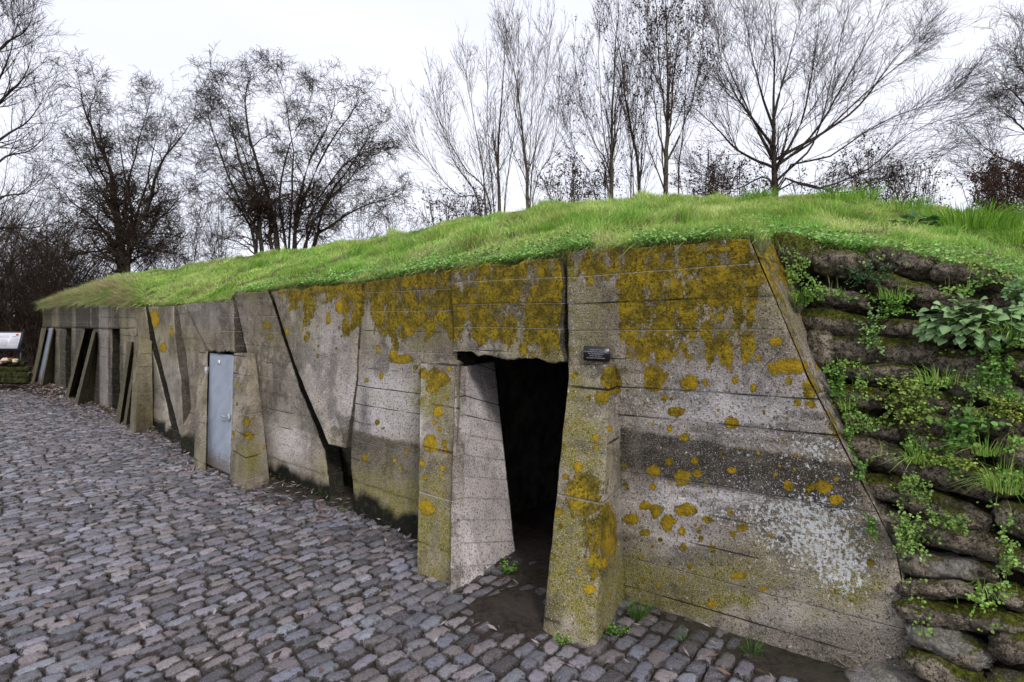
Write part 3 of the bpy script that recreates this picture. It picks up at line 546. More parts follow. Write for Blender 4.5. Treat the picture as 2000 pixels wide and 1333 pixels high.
# far part: openings and leaning buttresses
def strip(x0, y0a, y0b, x1, y1a, y1b, seed, o=0., name='wall', seg=None, b=True):
    s = seg_of((x0+x1)/2) if seg is None else seg
    La = [C(x0, -.08, o, s), P(x0, y0a, o, s)] if y0b is None else [P(x0, y0b, o, s), P(x0, y0a, o, s)]
    Lb = [C(x1, -.08, o, s), P(x1, y1a, o, s)] if y1b is None else [P(x1, y1b, o, s), P(x1, y1a, o, s)]
    return sl_(name, La, Lb, seg=s, seed=seed, boards=b, thick=.2)
strip(82, 600, 641, 179, 594, 642, 31); strip(179, 594, 642, 265, 600, 643, 32)
strip(80, 641, None, 93, 641, None, 33); strip(103, 641, None, 127, 641, None, 34); strip(138, 641, None, 164, 642, None, 35)
strip(181, 643, None, 217, 643, None, 36); strip(233, 643, None, 266, 643, None, 37); strip(164, 642, None, 181, 642, None, 43, o=-.5, name='recess_wall', seg=3)
strip(120, 630, None, 148, 630, None, 38, o=-.14, name='recess_wall')['label'] = 'pale recess wall'
strip(208, 630, None, 240, 630, None, 39, o=-.14, name='recess_wall')
def fin(fl, fr, br, tl, tr, tb, seed, seg):
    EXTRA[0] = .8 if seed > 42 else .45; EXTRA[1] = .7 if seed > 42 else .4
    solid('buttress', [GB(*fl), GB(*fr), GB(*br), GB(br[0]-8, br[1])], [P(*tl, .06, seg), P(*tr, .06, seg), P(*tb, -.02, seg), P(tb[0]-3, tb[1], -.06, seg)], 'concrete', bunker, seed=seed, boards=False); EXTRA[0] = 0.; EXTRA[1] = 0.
fin((59, 748), (64, 750), (86, 742), (81, 641), (91, 640), (93, 641), 41, 3)
fin((76, 754), (80, 756), (107, 750), (103, 641), (105, 641), (108, 642), 42, 3)
fin((124, 777), (130, 780), (160, 768), (160, 646), (166, 646), (168, 646), 44, 3)
fin((141, 790), (147, 794), (186, 786), (181, 647), (187, 648), (190, 648), 45, 3)
fin((222, 827), (231, 831), (256, 815), (250, 668), (257, 668), (260, 668), 46, 2)
fin((237, 832), (243, 835), (270, 824), (262, 690), (267, 690), (270, 690), 47, 2)
# doors
bd_root = bunker
door = sl_('metal_door', [G(401, 912)+[0, 0, .03], P(408, 690, .02, 2)], [G(449, 934)+[0, 0, .03], P(458, 694, .02, 2)], mat='door', seg=2, boards=False, rough=.12, thick=.045, edge=.002); door['label'] = 'grey-blue metal door with small white notice'
dn = nrm(2); dr = (W[2]-W[3])/np.linalg.norm(W[2]-W[3]); dr = np.array([*dr, 0])
def sub(o, par): part(o, par); return o
def onwall(x, y, o=.03, seg=2): return P(x, y, o, seg)
up_ = np.array([0, 0, 1.])
vdoor = (P(458, 694, .02, 2)+P(408, 690, .02, 2)-G(401, 912)-G(449, 934)); vdoor /= np.linalg.norm(vdoor)
def ondoor(u, v, o=.0):
    a, b, c, d = G(401, 912)+[0, 0, .03], G(449, 934)+[0, 0, .03], P(408, 690, .02, 2), P(458, 694, .02, 2); return (a*(1-u)+b*u)*(1-v)+(c*(1-u)+d*u)*v+dn*o
for nm, u, v in (('hinge', -.01, .83), ('hinge', -.01, .14)): sub(box(nm, ondoor(u, v, .02), dr*.028, dn*.02, vdoor*.055, 'hinge', None, .006), door)
hd = box('door_handle', ondoor(.84, .46, .05), dr*.06, dn*.01, up_*.01, 'hinge', None, .004); sub(hd, door)
sub(box('handle_rose', ondoor(.955, .455, .02), dr*.016, dn*.012, up_*.04, 'hinge', None, .004), door)
sub(box('notice', ondoor(.46, .925, .012), dr*.03, dn*.003, vdoor*.026, 'paper'), door)
fd = sl_('metal_door', [GB(64, 744), P(93, 641, .0, 3)], [GB(77, 753), P(103, 641, .0, 3)], mat='door', seg=3, boards=False, rough=.1, thick=.05, edge=.002); fd['label'] = 'sloping pale grey metal door at the far end'
# plaque with its lettering
pq = [P(1141, 676, .02, 0), P(1191, 678, .02, 0), P(1192, 707, .02, 0), P(1142, 704, .02, 0)]
pc = sum(pq)/4; pr = (pq[1]-pq[0]); pw_ = np.linalg.norm(pr); pr /= pw_; ph = abs(pq[0][2]-pq[3][2])
plaque = box('plaque', pc+n0*.006, pr*pw_/2, n0*.008, up_*ph/2, 'black', bunker, .003); plaque['label'] = 'small black plaque with pale lettering'
def text(name, body, size, origin, xdir, nrm_, mat, parent, align='CENTER', bold=0.):
    cu = bpy.data.curves.new(name, 'FONT'); cu.body = body; cu.size = size; cu.align_x = align; cu.align_y = 'CENTER'; cu.offset = bold; cu.space_line = 1.1
    o = bpy.data.objects.new(name, cu); COL.objects.link(o); dg = bpy.context.evaluated_depsgraph_get(); me = bpy.data.meshes.new_from_object(o.evaluated_get(dg)); bpy.data.objects.remove(o)
    n = len(me.vertices); c = np.empty(n*3, np.float32); me.vertices.foreach_get('co', c); c = c.reshape(-1, 3)
    yd = np.cross(nrm_, xdir); q = origin+c[:, :1]*xdir+c[:, 1:2]*yd+c[:, 2:]*nrm_; me.vertices.foreach_set('co', q.astype(np.float32).ravel())
    me.materials.clear(); me.materials.append(MAT[mat]); o = bpy.data.objects.new(name, me); COL.objects.link(o); part(o, parent); return o
text('lettering', 'Project J. Mc Crae\nDe werkingen van het A.D.S. Essex\nFarm en Boezingestraat\nwerden hier van 1e\nnaoorlogse van deze Kanten', .0118, pc+n0*.016, pr, n0, 'letter', plaque, bold=.0003)
for k in (-1, 1): pass
# white paint dots on the side of the far buttress
#=====MOUND
# ------------------------------------------------------------------ turf mound over the roof
RX = np.array([60, 84, 130, 220, 300, 480, 620, 700, 800, 900, 1000, 1100, 1200, 1400, 1600, 1700, 1800, 1900, 2000, 2200, 2500], float)
RY = np.array([606, 600, 574, 545, 529, 503, 484, 472, 455, 430, 414, 402, 393, 386, 390, 396, 405, 418, 436, 470, 520], float)
RD = np.interp(RX, [60, 85, 130, 300, 480, 700, 900, 1100, 1400, 1700, 2000, 2500], [16, 16, 15.6, 13.6, 11.7, 9.7, 8.5, 7.7, 6.9, 6.4, 6.1, 5.6])
cols = np.concatenate([np.linspace(84, 1100, 190), np.linspace(1103, 2500, 210)])
NT = 60; ts = np.linspace(0, 1, NT)
def front_pt(x):
    y = np.interp(x, TOPX, TOPY)-1
    if x < 1480: return P(x, y, -.03)
    a = P(x, y, -.03, 0); b = S(x, y, .0)
    k = float(sstep(1480, 1520, x)); return a*(1-k)+b*k
mv = np.zeros((len(cols), NT+4, 3))
for i, x in enumerate(cols):
    f = front_pt(x); r = D(x, np.interp(x, RX, RY), np.interp(x, RX, RD)+0.)
    for j, t in enumerate(ts): mv[i, j] = f*(1-t)+r*t
    ex = 1-.5*float(sstep(420, 230, x)); mv[i, :NT, 2] = f[2]+(r[2]-f[2])*ts**ex-np.sin(ts*math.pi)*.02
    dirv = np.array([r[0], r[1], 0]); dirv /= np.linalg.norm(dirv)
    for j, (dd, zz) in enumerate(((.8, .0), (2., -.35), (4.5, -1.6), (7., -4.))):
        q = r+dirv*dd; q[2] = max(r[2]+zz, -.2); mv[i, NT+j] = q
lump = (fbm(mv[:, :, 0]*2.2, mv[:, :, 1]*2.2, s=77)-.5)*.12*np.concatenate([sstep(0, .2, ts), [1, 1, 0, 0]])[None]
mv[:, :, 2] += lump
mvv = mv.reshape(-1, 3); lipb = mv[:, 0].copy(); 
lip = mv[:, 0]-np.array([0, 0, .12]); lip[:, :2] += -np.array(seg_n(0))*.03
allv = np.concatenate([mvv, lip]); m_ = len(mvv); i_ = np.arange(len(cols)-1); nc = NT+4
lipf = np.stack([m_+i_, m_+i_+1, (i_+1)*nc, i_*nc], 1)
tag(mesh('turf_mound', allv, [grid_faces(nc, len(cols))[:, ::-1], lipf], MAT['turf']), kind='structure')
def mound_pt(x, t):
    """x = column value, t in 0..1"""
    ci = np.interp(x, cols, np.arange(len(cols))); c0 = np.clip(ci.astype(int), 0, len(cols)-2); fc = (ci-c0)[:, None]
    tj = t*(NT-1); j0 = np.clip(tj.astype(int), 0, NT+1); fj = (tj-j0)[:, None]
    return (mv[c0, j0]*(1-fj)+mv[c0, j0+1]*fj)*(1-fc)+(mv[c0+1, j0]*(1-fj)+mv[c0+1, j0+1]*fj)*fc
def blades(pos, lean, L, wd, tint, seg=3):
    n = len(pos); an = RNG.uniform(0, 2*math.pi, n); side = np.stack([np.cos(an), np.sin(an), an*0], 1)*(wd/2)[:, None]
    up = np.array([0, 0, 1.]); rows = []
    for k in range(seg):
        t = k/seg; c = pos+lean*(L*t*t*1.)[:, None]+up*(L*(t-.35*t*t*np.linalg.norm(lean, axis=1)))[:, None]; s = side*(1-t*.55)
        rows += [c-s, c+s]
    c = pos+lean*L[:, None]+up*(L*(1-.35*np.linalg.norm(lean, axis=1)))[:, None]; rows.append(c)
    V = np.stack(rows, 1); m = 2*seg+1; b = (np.arange(n)*m)[:, None]
    q = np.concatenate([np.stack([b[:, 0]+2*k, b[:, 0]+2*k+1, b[:, 0]+2*k+3, b[:, 0]+2*k+2], 1) for k in range(seg-1)]); t3 = np.stack([b[:, 0]+2*seg-2, b[:, 0]+2*seg-1, b[:, 0]+2*seg], 1)
    shade = np.repeat(tint, m, 0)
    return V.reshape(-1, 3), [q, t3], shade
def gtint(n, dry=.06, base=None, pos=None):
    a = np.array([.33, .53, .085]); b = np.array([.14, .35, .05]); c = np.array([.56, .62, .22]); d = np.array([.42, .34, .19])
    u = RNG.random(n)
    if pos is not None: u = np.clip(u*.6+1.5*(fbm(pos[:, 0]*3.2, pos[:, 1]*3.2, s=5, oc=5)-.3), 0, 1)
    t = np.where(u[:, None] < .5, b+(a-b)*(u*2)[:, None], a+(c-a)*(u*2-1)[:, None])*RNG.uniform(.75, 1.25, (n, 1))
    k = RNG.random(n) < dry; t[k] = d*RNG.uniform(.6, 1.2, (k.sum(), 1)); return t
def turf_grass():
    N = 900000; x = RNG.uniform(84, 2400, N); t = RNG.random(N)**1.15*1.03
    dep = np.interp(x, [84, 455, 1100, 2000], [14, 7.5, 4.0, 3.0])
    p = mound_pt(x, np.clip(t, 0, 1)); dist = np.linalg.norm(p-CAM, axis=1)
    # px-uniform sampling already favours near turf; thin out to a target count
    c2 = fbm(p[:, 0]*5, p[:, 1]*5, s=15); keep = RNG.random(N) < np.clip(.04+.62*sstep(.3, .65, c2), 0, 1)*np.where(x > 2050, .5, 1); x, t, p, dist, c2 = x[keep], t[keep], p[keep], dist[keep], c2[keep]; n = len(x); print('blades', n)
    tall = sstep(.5, .72, fbm(p[:, 0]*1.9, p[:, 1]*1.9, s=61)); L = RNG.uniform(.025, .085, n)*(1+1.3*tall)*(.6+.55*sstep(0, .25, t))*(.42+.7*c2)
    lv = np.stack([fbm(p[:, 0]*2.5, p[:, 1]*2.5, s=71)-.5, fbm(p[:, 0]*2.5, p[:, 1]*2.5, s=72)-.5, p[:, 0]*0], 1)*2.2
    a = RNG.uniform(0, 6.283, n); m = RNG.uniform(.1, .75, n); lean = np.stack([np.cos(a)*m, np.sin(a)*m, a*0], 1)+lv
    tin = gtint(n, .05, pos=p); dp = RNG.random(n) < .5*sstep(.52, .64, fbm(p[:, 0]*2.6, p[:, 1]*2.6, s=66))+.45*sstep(290, 180, x)*sstep(.6, .2, t); tin[dp] = np.array([.46, .40, .24])*RNG.uniform(.4, 1.15, (dp.sum(), 1)); L = np.where(dp, L*.7, L); fl = sstep(.14, .0, t)*RNG.random(n) > .5; tin[fl] = tin[fl]*.3+np.array([.3, .25, .13])*.7*RNG.uniform(.6, 1.2, (fl.sum(), 1))
    V, Fc, T = blades(p-[0, 0, .01], lean, L, RNG.uniform(.0022, .0045, n)*np.clip(dist/3.6, 1, 2.6), tin)
    return V, Fc, T
V, Fc, T = turf_grass(); tag(mesh('grass', V, Fc, MAT['grass'], attrs={'tint': T}, smooth=False), 'bright green grass covering the bunker roof mound', 'grass', kind='stuff')
# overhanging fringe along the lip, long and dry towards the far end
def fringe():
    N = 26000; x = RNG.uniform(84, 2300, N)**1.0; dry = sstep(330, 200, x); kp = RNG.random(N) < .35+.65*dry+.25*(fbm(x/40, x*0, s=8)-.4); x = x[kp]; dry = dry[kp]; n = len(x)
    p = mound_pt(x, RNG.uniform(0, .02, n)+dry*RNG.uniform(0, .1, n)); o = np.array([nrm(seg_of(v)) for v in x])
    L = RNG.uniform(.03, .11, n)*(.8+1.9*dry*RNG.random(n)); lean = o*RNG.uniform(.3, 1.5, n)[:, None]; a = RNG.uniform(0, 6.28, n); lean += np.stack([np.cos(a), np.sin(a), a*0], 1)*.6
    lean[:, 2] = -RNG.uniform(.2, 1.4, n)*RNG.random(n); k = RNG.random(n) < (.2+.5*dry); tin = gtint(n, 0.0, pos=p); tin[k] = np.array([.33, .28, .15])*RNG.uniform(.5, 1.3, (k.sum(), 1))
    return blades(p, lean, L, RNG.uniform(.003, .005, n)*np.clip(np.linalg.norm(p-CAM, axis=1)/4, 1, 2.5), tin)
V, Fc, T = fringe()
def far_fringe():
    n = 22000; x = 84+RNG.random(n)*200; t = RNG.random(n)**2.2*.5; p = mound_pt(x, t); o = np.array([nrm(seg_of(v)) for v in x]); k = sstep(330, 230, x)
    L = RNG.uniform(.08, .26, n)*(.5+.5*k); a = RNG.uniform(0, 6.28, n); lean = o*RNG.uniform(.2, 1.1, n)[:, None]+np.stack([np.cos(a), np.sin(a), a*0], 1)*.6; lean[:, 2] = -RNG.uniform(0, 1.3, n)*(t < .08)*RNG.random(n)
    tin = gtint(n, 0, pos=p); d_ = RNG.random(n) < 0.75*k*(fbm(x/14, t*6, s=5)*1.7); tin[d_] = np.array([.62, .5, .31])*RNG.uniform(.4, 1.2, (d_.sum(), 1)); return blades(p, lean, L, np.full(n, .013), tin)
Va, Fa, Ta = far_fringe(); Fc = [Fc[0], Fc[1]]+[f+len(V) for f in Fa]; V = np.concatenate([V, Va]); T = np.concatenate([T, Ta])
tag(mesh('overhanging_grass', V, Fc, MAT['grass'], attrs={'tint': T}, smooth=False), 'dry and green grass hanging over the wall edge', 'grass', kind='stuff')
def leaflets(pos, nrmv, size, tint, asp=1.):
    """small ovate leaves: centre, normal, size"""
    n = len(pos); nv = nrmv/np.linalg.norm(nrmv, axis=1, keepdims=True); r = RNG.normal(0, 1, (n, 3)); u = np.cross(nv, r); u /= np.linalg.norm(u, axis=1, keepdims=True); v = np.cross(nv, u)
    rows = []
    for (a, b, c) in ((-1, 0, 0), (-.45, .75, .12), (.35, .7, .1), (1, 0, -.15), (.35, -.7, .1), (-.45, -.75, .12)):
        rows.append(pos+u*(size*a)[:, None]+v*(size*b*asp)[:, None]+nv*(size*c)[:, None])
    V = np.stack(rows, 1).reshape(-1, 3); b = np.arange(n)*6
    return V, np.concatenate([np.stack([b, b+1, b+2, b+3], 1), np.stack([b, b+3, b+4, b+5], 1)]), np.repeat(tint, 6, 0)
def ltint(n, base=(.10, .2, .035)): return 1.25*np.array(base)*RNG.uniform(.55, 1.6, (n, 1))*RNG.uniform(.85, 1.15, (n, 3))
def clover():
    N = 30000; x = RNG.uniform(480, 2300, N); t = RNG.exponential(.07, N); t = np.clip(t, 0, .9); p = mound_pt(x, t); k = RNG.random(N) < sstep(.38, .55, fbm(p[:, 0]*3, p[:, 1]*3, s=91)); p = p[k]; n = len(p)
    p[:, 2] += RNG.uniform(.005, .045, n); p += np.array(n0)*RNG.uniform(-.0, .05, (n, 1)); nn = RNG.normal(0, .45, (n, 3)); nn[:, 2] += 1
    return leaflets(p, nn, RNG.uniform(.006, .013, n), ltint(n, (.2, .34, .09)))
V, Fc, T = clover(); tag(mesh('clover', V, Fc, MAT['leaf'], attrs={'tint': T}, smooth=False), 'small leaved ground cover along the front edge of the turf', 'ground cover', kind='stuff')
# ------------------------------------------------------------------ earth bank behind the sandbags
gx = np.linspace(1380, 2500, 110); gy = np.linspace(0, 1, 90); BV = np.zeros((len(gx), len(gy), 3))
for i, x in enumerate(gx):
    yt = np.interp(x, TOPX, TOPY)+6
    for j, v in enumerate(gy):
        q = S(x, yt+v*(1650-yt), -.13)
        if q[2] < -.1: q = q*1.; q[2] = -.1
        BV[i, j] = q
BV += SBN*((fbm(BV[..., 0]*7, BV[..., 2]*9, s=19)-.5)*.1)[..., None]
k = BV[0, 0]
bk = mesh('earth_bank', BV.reshape(-1, 3), grid_faces(len(gy), len(gx)), MAT['soil'], attrs={'cover': np.full((BV.shape[0]*BV.shape[1], 3), .15)}); tag(bk, kind='structure')
# ------------------------------------------------------------------ sandbags
def sandbag(px, py, w_, h_, ang, label, moss=0., grey=0., dep=.145, seed=0, off=0.):
    a = R(ang); c = S(px, py, -.05+off); ax = (S(px+w_/2*math.cos(a), py+w_/2*math.sin(a), -.05+off)-S(px-w_/2*math.cos(a), py-w_/2*math.sin(a), -.05+off))/2*1.10
    az = (S(px+h_/2*math.sin(a), py-h_/2*math.cos(a), -.05+off)-S(px-h_/2*math.sin(a), py+h_/2*math.cos(a), -.05+off))/2*1.0
    ay = SBN*dep; NU, NV = 72, 40; u = np.linspace(-math.pi/2, math.pi/2, NU)[:, None]; v = np.linspace(-math.pi, math.pi, NV, endpoint=False)[None]
    def sg(x, p): return np.sign(x)*np.abs(x)**p
    r = np.cos(u)**.5; X = sg(np.sin(u), .8)+v*0; Y = r*sg(np.cos(v), .85); Z = r*sg(np.sin(v), .86)
    Z = Z*(1-.12*X*math.sin(seed*1.7))+.16*np.sin(X*2.3+seed)*math.cos(seed*2.1); X = X*(1+.07*Z*math.cos(seed))
    V = c+X[..., None]*ax+Y[..., None]*ay+Z[..., None]*az
    nn = np.stack([X, Y, Z], -1); nn = nn/np.maximum(np.linalg.norm(nn, axis=-1, keepdims=True), 1e-6); nd = nn[..., :1]*ax/np.linalg.norm(ax)+nn[..., 1:2]*SBN+nn[..., 2:]*az/np.linalg.norm(az)
    q = V*1.; wr = 1-np.abs(fbm(q[..., 0]*13+q[..., 1]*5, q[..., 2]*20, q[..., 1]*8, s=seed+3)*2-1)
    d = (fbm(q[..., 0]*4, q[..., 1]*4, q[..., 2]*5, s=seed)-.5)*.075+(fbm(q[..., 0]*26, q[..., 1]*26, q[..., 2]*30, s=seed+9, oc=3)-.5)*.02-(wr**6)*.016+np.exp(-((1-np.abs(X))/.1)**2)*np.sin(v*7+seed)*.008
    V = (V+nd*d[..., None]).reshape(-1, 3)
    idx = np.arange(NU*NV).reshape(NU, NV); j = np.arange(NV); jn = (j+1) % NV
    Fc = np.stack([idx[:-1, j], idx[:-1, jn], idx[1:, jn], idx[1:, j]], -1).reshape(-1, 4)[:, ::-1]
    mo = np.zeros((len(V), 3)); mo[:, 0] = moss; mo[:, 1] = grey
    o = mesh('sandbag', V, Fc, MAT['bag'], attrs={'moss': mo}); centre(o)
    return tag(o, label, 'sandbag', 'hardened sandbags stacked beside the concrete wall')
BAGS = [
(1560,497,104,70,6,'short sandbag capped with bright yellow moss at the top against the concrete wall',1,0),
(1650,520,110,50,4,'dark sandbag in shade just right of the yellow-mossed top bag',.2,0),
(1764,519,128,52,8,'bare brown sandbag in the top course directly under the grass edge',.1,.2),
(1900,548,150,50,10,'top course sandbag half hidden by turf above the broad-leaved plant',.2,0),
(1762,567,130,44,8,'thin flat sandbag below the bare brown top one',.5,0),
(1650,592,104,50,9,'small reddish brown sandbag under the grass tufts near the concrete wall',.0,.3),
(1860,598,150,46,8,'sandbag mostly covered by the broad-leaved plant',.1,0),
(1985,600,90,50,8,'sandbag at the right picture edge beside the broad-leaved plant',.1,0),
(1628,637,122,60,5,'plump sandbag with a yellow-green moss spot third from the top by the concrete',.7,.1),
(1786,652,150,50,10,'dark sandbag left of the broad-leaved plant',.3,.1),
(1905,655,150,50,10,'shaded sandbag directly below the broad-leaved plant',.2,0),
(1716,690,200,60,5,'long smooth sandbag with mossy top ending in a rounded right tip',.5,.2),
(1603,684,66,70,30,'short upright-ended sandbag squeezed between the concrete edge and the long smooth bag',0,.3),
(1892,716,160,74,14,'fat dark sandbag below the leafy plants with a deep gap on its left',.4,.1),
(1995,722,90,60,12,'sandbag at the right edge under hanging herbs, above the grey-topped bag',.2,.1),
(1710,731,160,46,5,'sandbag with pale lichen dots under the long smooth bag',.4,.5),
(1924,769,144,48,6,'sandbag with a pale worn grey top under the fat dark one',0,1.),
(1677,779,100,58,6,'stubby sandbag left of the big herb clump',.4,.1),
(1808,790,150,62,8,'sandbag buried beneath the big herb clump',.4,0),
(1706,836,118,54,14,'sandbag below and left of the big herb clump',.3,.1),
(1822,838,130,54,10,'sandbag directly under the big herb clump',.2,.1),
(1956,829,112,64,5,'rugged block-like sandbag at the right edge above the long grass',.1,.1),
(1718,893,180,66,20,'long sandbag tilting down to the right below the concrete edge ferns',.1,.1),
(1835,872,120,46,12,'sandbag left of the dandelion-like rosette',.2,0),
(1862,930,170,62,18,'tilted brown sandbag right of the short grass tuft',.1,.2),
(1988,887,84,56,8,'small sandbag at the right edge beside the long trailing grass',.0,.1),
(1722,957,112,52,14,'small sandbag by the concrete edge with herbs on its right end',.3,.1),
(1832,987,206,62,19,'long slanting sandbag between two herb clumps',.2,.1),
(1985,950,86,56,8,'yellow-mossed sandbag at the right edge behind long trailing grass',1,0),
(1722,1014,98,60,32,'steep little sandbag with a pale knob next to the concrete edge',0,.7),
(1875,1052,176,66,17,'brown sandbag right of the lower bright herb clump',.1,.2),
(1988,1015,90,66,8,'sandbag below the long trailing grass at the right edge',.1,.1),
(1834,1104,206,62,11,'long sandbag with a cream patch on its face',.2,.8),
(1985,1088,80,50,10,'sandbag behind the hanging herb sprig at the right edge',.2,.1),
(1826,1147,150,48,7,'smooth narrow sandbag below the cream-patched one',.0,.3),
(1965,1160,96,50,8,'short sandbag right of the little sprouting herb',.3,.1),
(1872,1198,246,66,13,'longest sandbag low in the stack with green moss at its left tip',.5,.1),
(1846,1256,176,76,19,'heavy sandbag with a large pale grey patch second from the bottom',.1,1.),
(1985,1252,96,84,12,'big rounded sandbag in the bottom right corner',.1,.2),
(1862,1318,206,66,22,'bottom sandbag running under the pale-patched one',.1,.1),
(1975,1325,90,56,14,'lowest sandbag at the very corner of the picture',.1,.2)]
for i, b in enumerate(BAGS):
    sandbag(*b[:6], moss=b[6], grey=b[7], seed=i*3+1, off=.012*math.sin(i*2.3))
for r_i in range(15):                                                # the stack goes on past the picture edge
    x = 2120+(r_i % 2)*70
    while x < 2420:
        yy = 640+r_i*62+(x-2100)*.16+(r_i*.02)*(x-2100)*.6
        if yy < 1560: sandbag(x, yy, 185, 66, 9+r_i*.9, 'sandbag of the stack where it runs on beyond the right picture edge', moss=.3*(r_i % 3), grey=.1, seed=int(x)+r_i)
        x += 165
def rock(px, py, r, label, seed, mat='bag', flat=.6):
    c = G(px, py); n1, n2_ = 28, 18; u, v = np.meshgrid(np.linspace(0, 2*math.pi, n1, endpoint=False), np.linspace(-math.pi/2, math.pi/2, n2_)); d = np.stack([np.cos(v)*np.cos(u), np.cos(v)*np.sin(u), np.sin(v)*flat], -1)
    s_ = r*(.75+.6*fbm(d[..., 0]*1.6+seed, d[..., 1]*1.6, d[..., 2]*1.6, s=seed)); d = np.sign(d)*np.abs(d)**.75; V = (c+d*s_[..., None]).reshape(-1, 3); idx = np.arange(n1*n2_).reshape(n2_, n1); j = np.arange(n1); jn = (j+1) % n1
    o = mesh('rock', V, np.stack([idx[:-1, j], idx[:-1, jn], idx[1:, jn], idx[1:, j]], -1).reshape(-1, 4), MAT[mat], attrs={'moss': np.tile([0, .8, 0.], (len(V), 1)), 'tone': np.tile([.2, .185, .18], (len(V), 1)), 'dirt': np.zeros((len(V), 3))}); centre(o); return tag(o, label, 'stone')
rock(1690, 1335, .075, 'pale grey stone at the foot of the concrete wall end', 3, 'cobble')
rock(1745, 1335, .13, 'dark stone wedged between the pale stone and the lowest sandbags', 8)
rock(870, 1157, .03, 'small pale pebble beside the left foot of the doorway', 5, 'cobble')
# ------------------------------------------------------------------ plants
def tuft(name, base, n, L, spread, label, cat='grass tuft', out=None, dry=.04, droop=.0, wd=.004, group=None, col=None):
    base = np.asarray(base); o = np.zeros(3) if out is None else np.asarray(out)
    a = RNG.uniform(0, 6.283, n); rr = np.sqrt(RNG.random(n))*spread; p = base+np.stack([np.cos(a)*rr, np.sin(a)*rr, a*0], 1)-o*rr[:, None]*.3
    m = RNG.uniform(.1, 1.1, n); lean = np.stack([np.cos(a)*m, np.sin(a)*m, -np.full(n, droop)*m], 1)+o*RNG.uniform(.2, .9, (n, 1)); T0 = gtint(n, dry)
    if col is not None: T0 = np.array(col)*RNG.uniform(.6, 1.4, (n, 1))
    V, Fc, T = blades(p, lean, RNG.uniform(.5, 1.1, n)*L, np.full(n, wd), T0, 4); ob = mesh(name, V, Fc, MAT['grass'], attrs={'tint': T}, smooth=False); centre(ob); return tag(ob, label, cat, group)
def herb(base, rx, rz, n, leaf, label, out, col=(.12, .24, .04), cat='plant', hang=0., name='herb_clump', thick=.06, asp=1.):
    base = np.asarray(base, float); out = np.asarray(out); side = np.cross(out, [0, 0, 1.]); side /= np.linalg.norm(side)
    ns = max(5, n//14); Vs, Fs, Ts = [], [], []; b = 0; lp = []; 
    for k in range(ns):
        u, v = RNG.normal(0, .45), RNG.uniform(-1, 1); tip = base+side*u*rx+np.array([0, 0, 1])*(v*rz-hang*abs(RNG.normal(0, .5))*rz)+out*RNG.uniform(.3, 1.2)*thick; st = base+(tip-base)*.25-out*.03; mid = (st+tip)/2+np.array([0, 0, .02])
        pts = np.array([st, mid, tip]); V, Fq = tube_np(pts, [.0018, .0014, .0009], 4, b); Vs.append(V); Fs.append(Fq); b += len(V); Ts.append(np.tile(np.array(col)*.7, (len(V), 1)))
        m = n//ns; tt = RNG.uniform(.25, 1.05, m)[:, None]; q = st*(1-tt)+tip*tt+RNG.normal(0, leaf*1.1, (m, 3)); lp.append(q)
    lp = np.concatenate(lp); nn = RNG.normal(0, .5, lp.shape)+out*.8+np.array([0, 0, .9]); V, Fl, T = leaflets(lp, nn, RNG.uniform(.6, 1.2, len(lp))*leaf, ltint(len(lp), col)*(1-.75*(RNG.random((len(lp), 1)) < .12)), asp)
    Vs.append(V); Fl = Fl+b; Ts.append(T); ob = mesh(name, np.concatenate(Vs), [np.concatenate(Fs+[Fl])], MAT['leaf'], attrs={'tint': np.concatenate(Ts)}, smooth=False); centre(ob); return tag(ob, label, cat)
SO = np.array([n0[0], n0[1], .25])
def sc_(px, py, k): return k*np.linalg.norm(S(px, py)-CAM)/F
